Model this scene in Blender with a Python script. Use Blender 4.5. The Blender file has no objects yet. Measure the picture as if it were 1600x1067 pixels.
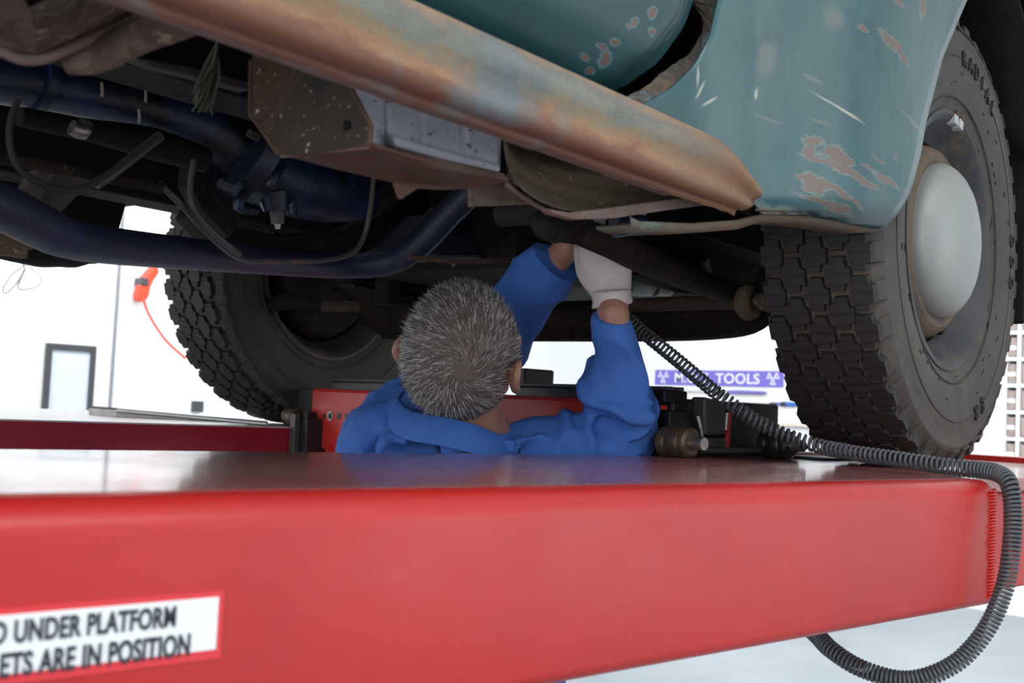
import bpy, bmesh, math, random
from mathutils import Vector, Matrix, noise
random.seed(7)
sc = bpy.context.scene
COL = sc.collection
R_ = math.radians

# ---------------------------------------------------------------- camera
CAMZ, ZP = 1.485, 1.42              # camera height, top of the lift platforms (floor at 0)
FPX = 1780.0                        # focal length in pixels of a 1600 px wide frame
TH, PITCH, ROLL = R_(47.25), R_(3.34), R_(2.71)
_f0 = Vector((math.cos(TH), math.sin(TH), 0))
_r0 = Vector((math.sin(TH), -math.cos(TH), 0))
F = (_f0*math.cos(PITCH) + Vector((0, 0, 1))*math.sin(PITCH)).normalized()
_u0 = _r0.cross(F).normalized()
R = _r0*math.cos(ROLL) + _u0*math.sin(ROLL)
U = _u0*math.cos(ROLL) - _r0*math.sin(ROLL)
CP = Vector((0, 0, CAMZ))
cam = bpy.data.cameras.new('camera')
cam.sensor_width = 36.0
cam.lens = FPX/1600*36.0
cam.clip_start = 0.02
cam.dof.use_dof = True
cam.dof.focus_distance = 1.75
cam.dof.aperture_fstop = 8.0
camo = bpy.data.objects.new('camera', cam)
COL.objects.link(camo)
M = Matrix((R, U, -F)).transposed().to_4x4()
M.translation = CP
camo.matrix_world = M
sc.camera = camo

# ---------------------------------------------------------------- light and exposure
w = bpy.data.worlds.new('overcast_sky')
sc.world = w
w.use_nodes = True
bg = w.node_tree.nodes['Background']
bg.inputs['Color'].default_value = (0.86, 0.93, 1.0, 1)
bg.inputs['Strength'].default_value = .72
sc.view_settings.view_transform = 'Standard'
sc.view_settings.look = 'None'
sc.view_settings.gamma = 1.0
sc.view_settings.use_curve_mapping = False
sc.view_settings.exposure = 0.0

def area(name, loc, target, sx, sy, power, color=(1, 1, 1)):
    l = bpy.data.lights.new(name, 'AREA')
    l.shape = 'RECTANGLE'; l.size = sx; l.size_y = sy; l.energy = power; l.color = color
    o = bpy.data.objects.new(name, l); COL.objects.link(o)
    o.location = loc
    o.rotation_euler = (Vector(target)-Vector(loc)).to_track_quat('-Z', 'Y').to_euler()
    return o
# unseen ceiling lights, added: three whiten the far walls, one lights the near side
area('added_ceiling_light', (7.2, 3.0, 4.35), (9.0, 3.0, 0), 1.0, 6.0, 350)
area('added_ceiling_light', (3.6, 6.8, 4.35), (3.6, 8.4, 0), 6.0, 1.0, 240)
area('added_ceiling_light', (-1.8, 6.8, 4.35), (-1.8, 8.4, 0), 4.5, 1.0, 190)
area('added_ceiling_light', (0.6, -1.6, 4.35), (0.9, -1.0, 0), 5.0, 1.0, 85)
# added fill at unseen doorways: first lifts the man, second the platform sheen
area('added_door_fill', (-4.9, -1.2, 1.95), (0, -1.0, 1.75), 5.2, 3.8, 265, (.93, .97, 1.0))
area('added_door_fill', (5.2, -3.95, 1.95), (4.6, 0, 1.75), 4.0, 3.8, 80, (.95, .98, 1.0))

# ---------------------------------------------------------------- frames and back-projection
PHI = R_(9.0)                       # the car stands 9 degrees askew on the lift
UX = Vector((math.cos(PHI), math.sin(PHI), 0))      # car, towards its front
VX = Vector((-math.sin(PHI), math.cos(PHI), 0))     # car, sideways away from the camera
def C(u, v, z): return UX*u + VX*v + Vector((0, 0, z))
def ray(px, py): return F + R*((px-800)/FPX) - U*((py-533.5)/FPX)
def PZ(px, py, z): return CP + ray(px, py)*z
def PH(px, py, Z):
    d = ray(px, py); return CP + d*((Z-CAMZ)/d.z)
def PX(px, py, X):
    d = ray(px, py); return CP + d*(X/d.x)
def PY(px, py, Y):
    d = ray(px, py); return CP + d*(Y/d.y)
def PV(px, py, v):
    d = ray(px, py); return CP + d*(v/d.dot(VX))
def proj(p):
    q = Vector(p)-CP; z = q.dot(F)
    return (round(800+FPX*q.dot(R)/z), round(533.5-FPX*q.dot(U)/z), round(z, 3))

# ---------------------------------------------------------------- materials
def NN(nt, t, ins=None, **props):
    n = nt.nodes.new(t)
    for k, v in props.items(): setattr(n, k, v)
    for k, v in (ins or {}).items():
        s = n.inputs[k]
        if isinstance(v, bpy.types.NodeSocket): nt.links.new(v, s)
        else:
            if hasattr(s.default_value, '__len__') and len(s.default_value) == 4 and len(v) == 3: v = (*v, 1)
            s.default_value = v
    return n
def math_(nt, op, a, b=None, clamp=False):
    n = NN(nt, 'ShaderNodeMath', {0: a}, operation=op, use_clamp=clamp)
    if b is not None:
        if isinstance(b, bpy.types.NodeSocket): nt.links.new(b, n.inputs[1])
        else: n.inputs[1].default_value = b
    return n.outputs[0]
def noise_(nt, vec, scale, detail=5, rough=.6, dist=0.0):
    return NN(nt, 'ShaderNodeTexNoise', {'Vector': vec, 'Scale': scale, 'Detail': detail, 'Roughness': rough, 'Distortion': dist}).outputs['Fac']
def ramp_(nt, fac, lo, hi):
    n = NN(nt, 'ShaderNodeMapRange', {'Value': fac, 'From Min': lo, 'From Max': hi}, clamp=True)
    return n.outputs[0]
def mix_(nt, fac, a, b):
    n = NN(nt, 'ShaderNodeMix', data_type='RGBA')
    for i, v in ((0, fac), (6, a), (7, b)):
        s = n.inputs[i]
        if isinstance(v, bpy.types.NodeSocket): nt.links.new(v, s)
        else: s.default_value = v if i == 0 else (*v[:3], 1)
    return n.outputs[2]
def mat(name, base, rough=.5, metal=0.0, layers=(), bump=None, spec=.5, coat=0.0, extra=None, rough2=None, rvec=None):
    """layers: (colour, scale, lo, hi[, stretch]) noise-masked colours; bump: (scale, strength[, stretch])"""
    m = bpy.data.materials.new(name); m.use_nodes = True
    nt = m.node_tree; b = nt.nodes['Principled BSDF']
    tc = NN(nt, 'ShaderNodeTexCoord').outputs['Object']
    def sv(st):
        if not st: return tc
        return NN(nt, 'ShaderNodeMapping', {'Vector': tc, 'Scale': st, 'Rotation': (0, 0, rvec or 0)}).outputs[0]
    col = tuple(base)
    first = None
    for i, L in enumerate(layers):
        f = ramp_(nt, noise_(nt, sv(L[4] if len(L) > 4 else None), L[1], 6, .65, .3), L[2], L[3])
        if first is None: first = f
        col = mix_(nt, f, col, L[0])
    if extra: col = extra(nt, tc, col)
    if isinstance(col, bpy.types.NodeSocket): nt.links.new(col, b.inputs['Base Color'])
    else: b.inputs['Base Color'].default_value = (*col[:3], 1)
    b.inputs['Roughness'].default_value = rough
    if rough2 is not None:
        rr = ramp_(nt, noise_(nt, tc, rough2[1], 5), .35, .65)
        nt.links.new(NN(nt, 'ShaderNodeMapRange', {'Value': rr, 'To Min': rough, 'To Max': rough2[0]}).outputs[0], b.inputs['Roughness'])
    b.inputs['Metallic'].default_value = metal
    b.inputs['Specular IOR Level'].default_value = spec
    b.inputs['Coat Weight'].default_value = coat
    b.inputs['Coat Roughness'].default_value = .08
    if bump:
        h = noise_(nt, sv(bump[2] if len(bump) > 2 else None), bump[0], 6, .7)
        nb = NN(nt, 'ShaderNodeBump', {'Height': h, 'Strength': bump[1], 'Distance': .01})
        nt.links.new(nb.outputs[0], b.inputs['Normal'])
    return m

# ---------------------------------------------------------------- object helpers
def link(o, parent=None):
    COL.objects.link(o)
    if parent is not None:
        o.parent = parent
        o.matrix_parent_inverse = WM.get(parent.name, Matrix()).inverted()
    return o
WM = {}
def tag(o, label, cat, group=None):
    o['label'] = label; o['category'] = cat
    if group: o['group'] = group
    return o
def thing(name, label, cat, loc=(0, 0, 0), group=None):
    o = bpy.data.objects.new(name, None); o.location = loc; o.empty_display_size = .05
    COL.objects.link(o); WM[o.name] = Matrix.Translation(loc)
    return tag(o, label, cat, group)
def structure(o): o['kind'] = 'structure'; return o
def bm_obj(name, bm, m, parent=None, smooth=False, label=None, bevel=None, solid=None, weld=False, sub=0, autos=None):
    if weld: bmesh.ops.remove_doubles(bm, verts=bm.verts, dist=1e-5)
    bmesh.ops.recalc_face_normals(bm, faces=bm.faces)
    me = bpy.data.meshes.new(name); bm.to_mesh(me); bm.free()
    me.materials.append(m)
    if smooth:
        for p in me.polygons: p.use_smooth = True
        if autos is not None: me.set_sharp_from_angle(angle=R_(autos))
    o = bpy.data.objects.new(name, me); link(o, parent)
    if label: o['label'] = label
    if solid:
        s = o.modifiers.new('solid', 'SOLIDIFY'); s.thickness = solid; s.offset = 0
    if bevel:
        b = o.modifiers.new('bevel', 'BEVEL'); b.width = bevel; b.segments = 2; b.limit_method = 'ANGLE'
    if sub:
        s = o.modifiers.new('sub', 'SUBSURF'); s.levels = sub; s.render_levels = sub
    return o
def add_box(bm, a, b, mtx=None):
    x0, y0, z0 = a; x1, y1, z1 = b
    vs = [(x0, y0, z0), (x1, y0, z0), (x1, y1, z0), (x0, y1, z0), (x0, y0, z1), (x1, y0, z1), (x1, y1, z1), (x0, y1, z1)]
    vs = [bm.verts.new((mtx @ Vector(v)) if mtx else v) for v in vs]
    for f in ((0, 3, 2, 1), (4, 5, 6, 7), (0, 1, 5, 4), (1, 2, 6, 5), (2, 3, 7, 6), (3, 0, 4, 7)): bm.faces.new([vs[i] for i in f])
    return vs
CARM = Matrix((UX, VX, Vector((0, 0, 1)))).transposed().to_4x4()
def box(name, a, b, m, parent=None, bevel=.004, car=False, label=None, mtx=None):
    bm = bmesh.new(); add_box(bm, a, b, mtx or (CARM if car else None))
    return bm_obj(name, bm, m, parent, bevel=bevel, label=label)
def add_slab(bm, pts, vec):
    """polygon extruded by vec"""
    vec = Vector(vec); n = len(pts)
    a = [bm.verts.new(p) for p in pts]; b = [bm.verts.new(Vector(p)+vec) for p in pts]
    bm.faces.new(a); bm.faces.new(b[::-1])
    for i in range(n): bm.faces.new((a[i], b[i], b[(i+1) % n], a[(i+1) % n]))
def slab(name, pts, vec, m, parent=None, bevel=.002, label=None, smooth=False):
    bm = bmesh.new(); add_slab(bm, pts, vec)
    return bm_obj(name, bm, m, parent, bevel=bevel, label=label, smooth=smooth)
def spline(pts, rads, sub):
    """Catmull-Rom through points and radii"""
    P, Q = [], []
    n = len(pts)
    for i in range(n-1):
        p0, p1, p2, p3 = pts[max(i-1, 0)], pts[i], pts[i+1], pts[min(i+2, n-1)]
        for k in range(sub):
            t = k/sub
            P.append(0.5*((2*p1)+(p2-p0)*t+(2*p0-5*p1+4*p2-p3)*t*t+(3*p1-p0-3*p2+p3)*t*t*t))
            s = t*t*(3-2*t)
            Q.append((rads[i][0]*(1-s)+rads[i+1][0]*s, rads[i][1]*(1-s)+rads[i+1][1]*s))
    P.append(pts[-1]); Q.append(rads[-1])
    return P, Q
def frames(P, up=None):
    n = len(P); T = []
    for i in range(n):
        t = (P[min(i+1, n-1)]-P[max(i-1, 0)])
        T.append(t.normalized() if t.length > 1e-9 else Vector((0, 0, 1)))
    out = []
    a = Vector(up) if up is not None else (Vector((0, 0, 1)) if abs(T[0].z) < .9 else Vector((1, 0, 0)))
    for t in T:
        a = (a - t*a.dot(t))
        a = a.normalized() if a.length > 1e-6 else t.orthogonal().normalized()
        out.append((t, a, t.cross(a)))
    return out
def add_tube(bm, pts, rads, n=12, sub=5, up=None, cap=True, fixed_up=False):
    pts = [Vector(p) for p in pts]
    if not isinstance(rads, (list, tuple)): rads = [rads]*len(pts)
    rads = [(r, r) if not isinstance(r, (tuple, list)) else r for r in rads]
    P, Q = spline(pts, rads, sub) if sub > 1 else (pts, rads)
    if fixed_up:
        fr = []
        for i, (t, a, b) in enumerate(frames(P, up)):
            a2 = Vector(up) - t*t.dot(Vector(up)); a2.normalize(); fr.append((t, a2, t.cross(a2)))
    else: fr = frames(P, up)
    rings = []
    for p, q, (t, a, b) in zip(P, Q, fr):
        rings.append([bm.verts.new(p + a*(q[0]*math.cos(2*math.pi*k/n)) + b*(q[1]*math.sin(2*math.pi*k/n))) for k in range(n)])
    for r0, r1 in zip(rings, rings[1:]):
        for k in range(n): bm.faces.new((r0[k], r0[(k+1) % n], r1[(k+1) % n], r1[k]))
    if cap:
        bm.faces.new(rings[0][::-1]); bm.faces.new(rings[-1])
    return rings
def tube(name, pts, rads, m, parent=None, n=12, sub=5, up=None, label=None, autos=50):
    bm = bmesh.new(); add_tube(bm, pts, rads, n, sub, up)
    return bm_obj(name, bm, m, parent, smooth=True, label=label, autos=autos)
def add_lathe(bm, prof, mtx, n=48, closed=False):
    """prof: (radius, axial) revolved about local Y"""
    rings = []
    for r, y in prof:
        if r < 1e-6: rings.append([bm.verts.new(mtx @ Vector((0, y, 0)))])
        else: rings.append([bm.verts.new(mtx @ Vector((r*math.cos(2*math.pi*k/n), y, r*math.sin(2*math.pi*k/n)))) for k in range(n)])
    pairs = list(zip(rings, rings[1:]))
    if closed: pairs.append((rings[-1], rings[0]))
    for a, b in pairs:
        for k in range(n):
            k2 = (k+1) % n
            if len(a) == 1: bm.faces.new((a[0], b[k], b[k2]))
            elif len(b) == 1: bm.faces.new((a[k], b[0], a[k2]))
            else: bm.faces.new((a[k], a[k2], b[k2], b[k]))
def lathe(name, prof, mtx, m, parent=None, n=48, closed=False, label=None, autos=40):
    bm = bmesh.new(); add_lathe(bm, prof, mtx, n, closed)
    return bm_obj(name, bm, m, parent, smooth=True, label=label, autos=autos)
def axis_m(loc, ydir, zdir=(0, 0, 1)):
    y = Vector(ydir).normalized(); z = Vector(zdir); z = (z-y*z.dot(y)).normalized(); x = y.cross(z)
    m = Matrix((x, y, z)).transposed().to_4x4(); m.translation = loc
    return m
def grid_sheet(name, fn, nu, nv, m, parent, thick=.003, label=None, hole=None, sub=0):
    bm = bmesh.new()
    g = [[bm.verts.new(fn(i/nu, j/nv)) for j in range(nv+1)] for i in range(nu+1)]
    for i in range(nu):
        for j in range(nv):
            if hole and hole((i+.5)/nu, (j+.5)/nv): continue
            bm.faces.new((g[i][j], g[i+1][j], g[i+1][j+1], g[i][j+1]))
    return bm_obj(name, bm, m, parent, smooth=True, label=label, solid=thick, sub=sub)
def text_mesh(body, size, mtx, depth=.0008, sx=1.0, align='LEFT', spacing=1.0, bold=.012):
    cu = bpy.data.curves.new('t', 'FONT'); cu.body = body; cu.size = size; cu.extrude = depth; cu.align_x = align; cu.space_character = spacing
    cu.offset = size*bold
    o = bpy.data.objects.new('t', cu); COL.objects.link(o)
    bpy.context.view_layer.update()
    me = bpy.data.meshes.new_from_object(o.evaluated_get(bpy.context.evaluated_depsgraph_get()))
    bpy.data.objects.remove(o); bpy.data.curves.remove(cu)
    bm = bmesh.new(); bm.from_mesh(me); bpy.data.meshes.remove(me)
    bmesh.ops.transform(bm, matrix=mtx @ Matrix.Diagonal((sx, 1, 1, 1)), verts=bm.verts)
    return bm
def bm_join(a, b):
    me = bpy.data.meshes.new('tmp'); b.to_mesh(me); b.free(); a.from_mesh(me); bpy.data.meshes.remove(me)
def ease(a, b, t):
    t = max(0, min(1, (t-a)/(b-a))); return t*t*(3-2*t)
def lerp_tab(tab, t):
    for (t0, v0), (t1, v1) in zip(tab, tab[1:]):
        if t <= t1:
            k = (t-t0)/(t1-t0) if t1 > t0 else 0
            return v0+(v1-v0)*max(0, k)
    return tab[-1][1]

# ================================================================ SETTING
m_wall = mat('white_wall_paint', (.86, .87, .87), .7, layers=[((.80, .82, .83), 1.2, .4, .7)])
m_wall2 = mat('white_panel', (.88, .89, .89), .6)
m_floor = mat('grey_floor_paint', (.27, .31, .34), .4, layers=[((.22, .26, .29), 1.5, .4, .7)], bump=(30, .05))
m_ceil = mat('white_ceiling', (.8, .8, .8), .8)
m_seam = mat('grey_trim', (.045, .047, .052), .5)
XW, YW = 9.4, 8.7
structure(box('floor', (-5, -4, -.1), (XW+.15, YW+.15, 0), m_floor, bevel=None))
structure(box('wall_front', (XW, -4, 0), (XW+.15, YW+.15, 4.5), m_wall, bevel=None))
structure(box('wall_left', (-5, YW, 0), (XW, YW+.15, 4.5), m_wall, bevel=None))
structure(box('wall_back', (-5, -4.15, 0), (2.6, -4, 4.5), m_wall, bevel=None))
structure(box('wall_back', (2.6, -4.15, 3.9), (XW, -4, 4.5), m_wall, bevel=None))
structure(box('wall_rear', (-5.15, 1.2, 0), (-5, YW+.15, 4.5), m_wall, bevel=None))
structure(box('wall_rear', (-5.15, -4.15, 3.9), (-5, 1.2, 4.5), m_wall, bevel=None))
structure(box('ceiling', (-5, -4, 4.5), (XW+.15, YW+.15, 4.6), m_ceil, bevel=None))
structure(box('baseboard_front', (XW-.02, -4, 0), (XW, YW, .12), m_wall2))
# vertical cover strip and dark frame on the far wall
a = PY(188, 400, YW-.012); 
structure(box('trim_1', (a.x-.012, YW-.02, 0), (a.x+.012, YW, 4.5), mat('pale_grey_strip', (.22, .23, .25), .6)))
a0, a1 = PY(76, 545, YW-.02), PY(145, 545, YW-.02)
fr = bpy.data.objects.new('door_1', None); fr.location = (a0.x, YW, 0); COL.objects.link(fr); WM[fr.name] = Matrix.Translation((a0.x, YW, 0)); fr['kind'] = 'structure'
zt = a0.z
box('door_leaf', (a0.x, YW-.03, 0), (a1.x, YW-.001, zt), mat('pale_door', (.56, .61, .68), .4), fr)
for q in ((a0.x-.02, a0.x+.02, 0, zt), (a1.x-.02, a1.x+.02, 0, zt), (a0.x-.02, a1.x+.02, zt, zt+.045)):
    box('door_frame', (q[0], YW-.05, q[2]), (q[1], YW-.001, q[3]), m_seam, fr)
# panel joint in the far corner
structure(box('trim_2', (XW-.03, YW-.03, 0), (XW, YW, 4.5), mat('pale_trim', (.6, .62, .64), .5)))

# ================================================================ LIFT
def red_mat(name, dust, rough, spec=.5, coat=.0):
    return mat(name, (.50, .022, .018), rough, layers=[((.40, .022, .022), 3.0, .45, .8), (dust, 9, .62, .8)], bump=(120, .06), spec=spec, coat=coat, rough2=(rough+.14, 6))
m_red = red_mat('red_gloss_paint', (.55, .05, .045), .26)
m_redtop = mat('worn_red_deck', (.40, .10, .095), .20, layers=[((.33, .18, .17), 6, .40, .72, (1, 4, 1)), ((.24, .06, .06), 25, .55, .75, (1, 3, 1))], bump=(60, .02), spec=.7, coat=.55, rough2=(.34, 4))
m_dred = mat('dark_red_paint', (.30, .012, .022), .3, layers=[((.22, .01, .02), 6, .4, .8)], bump=(60, .05))
m_black = mat('black_steel', (.012, .012, .013), .35, layers=[((.03, .028, .026), 20, .5, .8)], bump=(60, .15))
m_dgrey = mat('dark_grey_steel', (.065, .065, .067), .45, layers=[((.035, .035, .036), 20, .4, .7)], bump=(80, .1))
m_steel = mat('worn_steel', (.42, .40, .37), .35, metal=.9, layers=[((.25, .16, .10), 25, .5, .75)], bump=(60, .1))
m_weld = mat('red_weld_paint', (.62, .02, .012), .35, bump=(300, .1))
m_white = mat('white_label', (.86, .88, .90), .45)
m_ink = mat('dark_print', (.03, .03, .045), .5)
m_lred = mat('red_label_edge', (.72, .04, .05), .4)
YN0, YN1, XE, HP = .666, 1.185, 1.49, .162
def rounded_profile(y0, y1, z0, z1, r, seg=6):
    pts = []
    for cx, cz, a0 in ((y1-r, z1-r, 0), (y0+r, z1-r, 90), (y0+r, z0+r*.5, 180), (y1-r, z0+r*.5, 270)):
        rr = r if a0 < 180 else r*.5
        ccx = cx if a0 < 180 else (y0+rr if a0 == 180 else y1-rr)
        for k in range(seg+1):
            a = R_(a0+90*k/seg); pts.append((ccx+rr*math.cos(a), cz+rr*math.sin(a)))
    return pts
def beam_x(name, x0, x1, prof, m, parent, label=None):
    bm = bmesh.new(); n = len(prof)
    r = [[bm.verts.new((x, y, z)) for y, z in prof] for x in (x0, x1)]
    for k in range(n): bm.faces.new((r[0][k], r[0][(k+1) % n], r[1][(k+1) % n], r[1][k]))
    bm.faces.new(r[0]); bm.faces.new(r[1][::-1])
    return bm_obj(name, bm, m, parent, smooth=True, autos=35, label=label)
near = thing('lift_platform', 'glossy red lift platform across the foreground carrying the white warning label', 'lift platform', (0, .92, ZP-HP), 'lift platforms')
# box-section side rail with the rolled upper edge
beam_x('side_rail', -3.2, XE, rounded_profile(YN0, YN0+.09, ZP-HP, ZP-.0005, .024), m_red, near)
# closed end of the side rail with its weld bead
bm = bmesh.new()
for k in range(34):
    z = ZP-HP+.012+k*(HP-.026)/33
    add_tube(bm, [(XE-.016-random.random()*.006, YN0-.0008, z), (XE-.002, YN0-.0016, z+.001), (XE+.003, YN0+.004, z+.0015)], [.0012, .0026, .0022], 6, 2)
bm_obj('weld_bead', bm, m_weld, near, smooth=True)
box('deck', (-3.2, YN0+.036, ZP-.02), (2.44, YN1, ZP), m_redtop, near, bevel=.003)
box('inner_rail', (-3.2, YN1-.06, ZP-HP), (2.44, YN1-.002, ZP-.02), m_red, near)
box('front_rail', (XE+.004, YN0+.045, ZP-HP+.004), (2.44, YN0+.10, ZP-.021), m_red, near)
box('end_stop', (2.44, YN0+.02, ZP-HP), (2.50, YN1, ZP+.012), m_red, near)
a = PH(1236, 716, ZP); b = PH(1320, 718, ZP)
box('cover_plate', (a.x, YN1-.11, ZP+.0005), (b.x+.25, YN1-.03, ZP+.005), m_dgrey, near)
box('inner_lip', (a.x-.02, YN1-.02, ZP), (2.44, YN1, ZP+.010), m_red, near)
# crossbeam stub showing behind the end of the side rail
# warning label
YL = YN0-.0004
p0 = PY(350, 922, YL); p1 = PY(342, 1028, YL)
zt, zb = p0.z, p1.z
lab = box('warning_label', (-.18, YL-.0006, zb), (p0.x, YL+.0003, zt), m_lred, near, bevel=None, label='red bordered white warning label')
q0 = PY(341, 932, YL); q1 = PY(334, 1014, YL)
o = box('label_face', (-.18, YL-.0010, q1.z), (q0.x, YL-.0004, q0.z), m_white, lab, bevel=None)
bm = bmesh.new()
hh = (q0.z-q1.z)
def label_line(txt, pxr, pyb, pyt, pxl=None):
    e = PY(pxr, pyb, YL); t = PY(pxr, pyt, YL); size = (t.z-e.z)*1.42
    mt = Matrix(((1, 0, 0, e.x), (0, 0, -1, YL-.0016), (0, 1, 0, e.z), (0, 0, 0, 1)))
    t0 = text_mesh(txt, size, mt, .0003, 1, 'RIGHT', 1.05, .026)
    xs = [v.co.x for v in t0.verts]
    if pxl is not None:
        want = e.x-PY(pxl, pyb, YL).x; k = want/(max(xs)-min(xs))
        for v in t0.verts: v.co.x = e.x+(v.co.x-max(xs))*k
    bm_join(bm, t0)
label_line('D UNDER PLATFORM', 272, 977, 946, -12)
label_line('ETS ARE IN POSITION', 294, 1022, 989, -0)
bm_obj('lettering', bm, m_ink, lab, label='dark capital lettering of the warning')

far = thing('lift_platform', 'dark red lift platform behind, under the far wheel', 'lift platform', (0, 2.45, ZP-HP), 'lift platforms')
YF0, YF1 = 2.20, 3.30
m_pale = mat('pale_deck', (.50, .47, .44), .25, layers=[((.40, .33, .30), 7, .45, .75, (1, 4, 1))], bump=(60, .04), spec=.6)
box('deck', (-3.2, YF0-.002, ZP-.003), (2.44, YF1, ZP), m_pale, far, bevel=None)
beam_x('side_rail', -3.2, 2.44, [(YF0, ZP-.0035), (YF0, ZP-.07), (YF0-.006, ZP-.078), (YF0-.006, ZP-HP), (YF0+.08, ZP-HP), (YF0+.08, ZP-.008)], m_dred, far)
box('outer_rail', (-3.2, YF1-.06, ZP-HP), (2.44, YF1, ZP-.018), m_dred, far)
box('end_stop', (2.44, YF0, ZP-HP), (2.50, YF1, ZP+.012), m_dred, far)
# sloping run-on plate with ribs and a bright edge
P0, P1 = PY(182, 641, 2.62), PY(416, 662, 2.36)
D0, D1 = Vector((P0.x, P0.y, ZP)), Vector((P1.x, P1.y, ZP))
slab('run_on_plate', [D0, P0, P1, D1], (0, .16, 0), m_pale, far, .001)
bm = bmesh.new()
for k in range(24):
    q = P0.lerp(P1, (k+.5)/24); e = (P1-P0)*(.22/24)
    add_slab(bm, [q-e, q+e, q+e+Vector((0, .15, 0)), q-e+Vector((0, .15, 0))], (0, 0, .006))
o = bm_obj('grip_ribs', bm, m_dgrey, far, label='ribbed steel run-on strip'); o['kind'] = 'stuff'
tube('edge_rod', [P0+Vector((0, -.004, 0)), P1+Vector((0, -.004, 0))], .006, mat('bright_edge', (.7, .7, .7), .3, metal=.5), far, 10, 1)

# jacking beam between the platforms
XB = 1.43
jack = thing('jacking_beam', 'red jacking beam with black end carriages between the two platforms', 'jack', (XB+.15, 1.7, ZP-.1))
beam_z1 = ZP+.090
bm = bmesh.new(); add_box(bm, (XB+.006, 1.25, ZP-.14), (XB+.30, 2.18, ZP-.005)); bm_obj('beam_body', bm, m_red, jack, bevel=.006)
def plateYZ(name, ys, zs, x0, x1, m, bev=.01, label=None):
    bm = bmesh.new(); add_box(bm, (x0, ys[0], zs[0]), (x1, ys[1], zs[1]))
    return bm_obj(name, bm, m, jack, bevel=bev, label=label)
pl = PX(489, 606, XB); pr = PX(985, 640, XB)
fp = plateYZ('face_plate', (pr.y+.0, pl.y), (PX(489, 700, XB).z, pl.z), XB-.004, XB+.012, m_red, .008)
for px, py, r in ((507, 650, .006), (517, 650, .011), (530, 650, .008), (541, 650, .006)):
    p = PX(px, py, XB-.004)
    mt = axis_m((XB-.0042, p.y, p.z), (-1, 0, 0))
    lathe('bolt_hole', [(0, .0010), (r*.62, .0010), (r*.62, .002), (r, .0022), (r, 0)] if px == 517 else [(0, .0008), (r, .0008), (r, 0)], mt, m_steel if px == 517 else m_black, fp, 16)
    if px == 517: lathe('bolt_hole', [(0, .0030), (r*.6, .0030), (r*.6, 0)], mt, m_black, fp, 16)
p = PX(575, 650, XB-.004); box('slot', (XB-.0052, p.y-.0, p.z-.003), (XB-.003, p.y+.055, p.z+.003), mat('slot_red', (.20, .008, .008), .6), fp, bevel=None)
# black top rails
for x0, x1, y0, y1 in ((524, 642, 587, 605), (812, 1045, 604, 632)):
    a, b = PX(x0, y0, XB+.01), PX(x1, y0, XB+.01)
    lo = min(a.y, b.y); hi = max(a.y, b.y); z0 = beam_z1-.004
    z1 = z0+.020
    box('top_rail', (XB+.0, lo, z0), (XB+.06, hi, z1), m_black, jack, bevel=.003)
    box('rail_track', (XB+.012, lo, z1), (XB+.022, hi, z1+.006), m_dgrey, jack, bevel=.001)
    box('rail_track', (XB+.040, lo, z1), (XB+.050, hi, z1+.006), m_dgrey, jack, bevel=.001)
a = PX(830, 600, XB+.08); box('saddle', (XB+.06, a.y-.002, beam_z1), (XB+.14, a.y+.026, beam_z1+.052), m_dgrey, jack, bevel=.004)
# far carriage: grey plate, black bracket, roller on the far platform
box('carriage_plate', (XB+.02, 2.18, ZP-.11), (XB+.035, 2.30, beam_z1-.002), m_dgrey, jack, bevel=.006)
slab('carriage_plate', [PX(450, 640, XB+.04), PX(465, 612, XB+.04), PX(489, 610, XB+.04), PX(489, 700, XB+.04), PX(450, 700, XB+.04)], (.012, 0, 0), mat('grey_plate', (.16, .16, .165), .4, bump=(60, .05)), jack)
box('carriage_bracket', (XB-.03, 2.175, ZP-.16), (XB+.02, 2.198, ZP+.035), m_black, jack, bevel=.003)
a = PX(441, 640, XB-.05)
box('carriage_bracket', (XB-.06, 2.176, ZP-.17), (XB-.045, 2.197, ZP+.03), m_dgrey, jack, bevel=.002)
box('carriage_bracket', (XB-.045, 2.15, ZP-.17), (XB+.30, 2.176, ZP+.02), m_black, jack, bevel=.002)
def roller(x, y, r, ln, m):
    mt = axis_m((x, y, ZP+r), (0, 1, 0))
    o = lathe('roller', [(0, -ln/2), (r*.35, -ln/2), (r*.35, -ln/2+.006), (r*.8, -ln/2+.006), (r*.98, -ln/2+.010), (r, -ln*.2), (r*.93, -ln*.17), (r, -ln*.13), (r, ln*.2), (r*.93, ln*.25), (r, ln*.3), (r, ln/2), (0, ln/2)], mt, m, jack, 28)
    return o
m_brass = mat('rusty_roller', (.075, .060, .048), .4, metal=.5, layers=[((.16, .09, .05), 30, .4, .7)], bump=(80, .2))
roller(XB-.03, 2.225, .022, .045, m_brass)
# near carriage: black side plates and rollers on the near deck
bm = bmesh.new(); add_box(bm, (XB+.035, 1.19, ZP-.03), (XB+.34, 1.245, beam_z1+.004)); bm_obj('carriage_frame', bm, m_black, jack, bevel=.005)
XR2 = XB+.31
for px, m in ((1062, m_brass), (1218, m_black)):
    d = ray(px, 695); 
    x = 1.128*d.x/d.y
    roller(x, 1.128, .024, .062, m)
    tube('roller_axle', [(x, 1.08, ZP+.024), (x, 1.165, ZP+.024)], .010, m_steel, jack, 12, 1)
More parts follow.
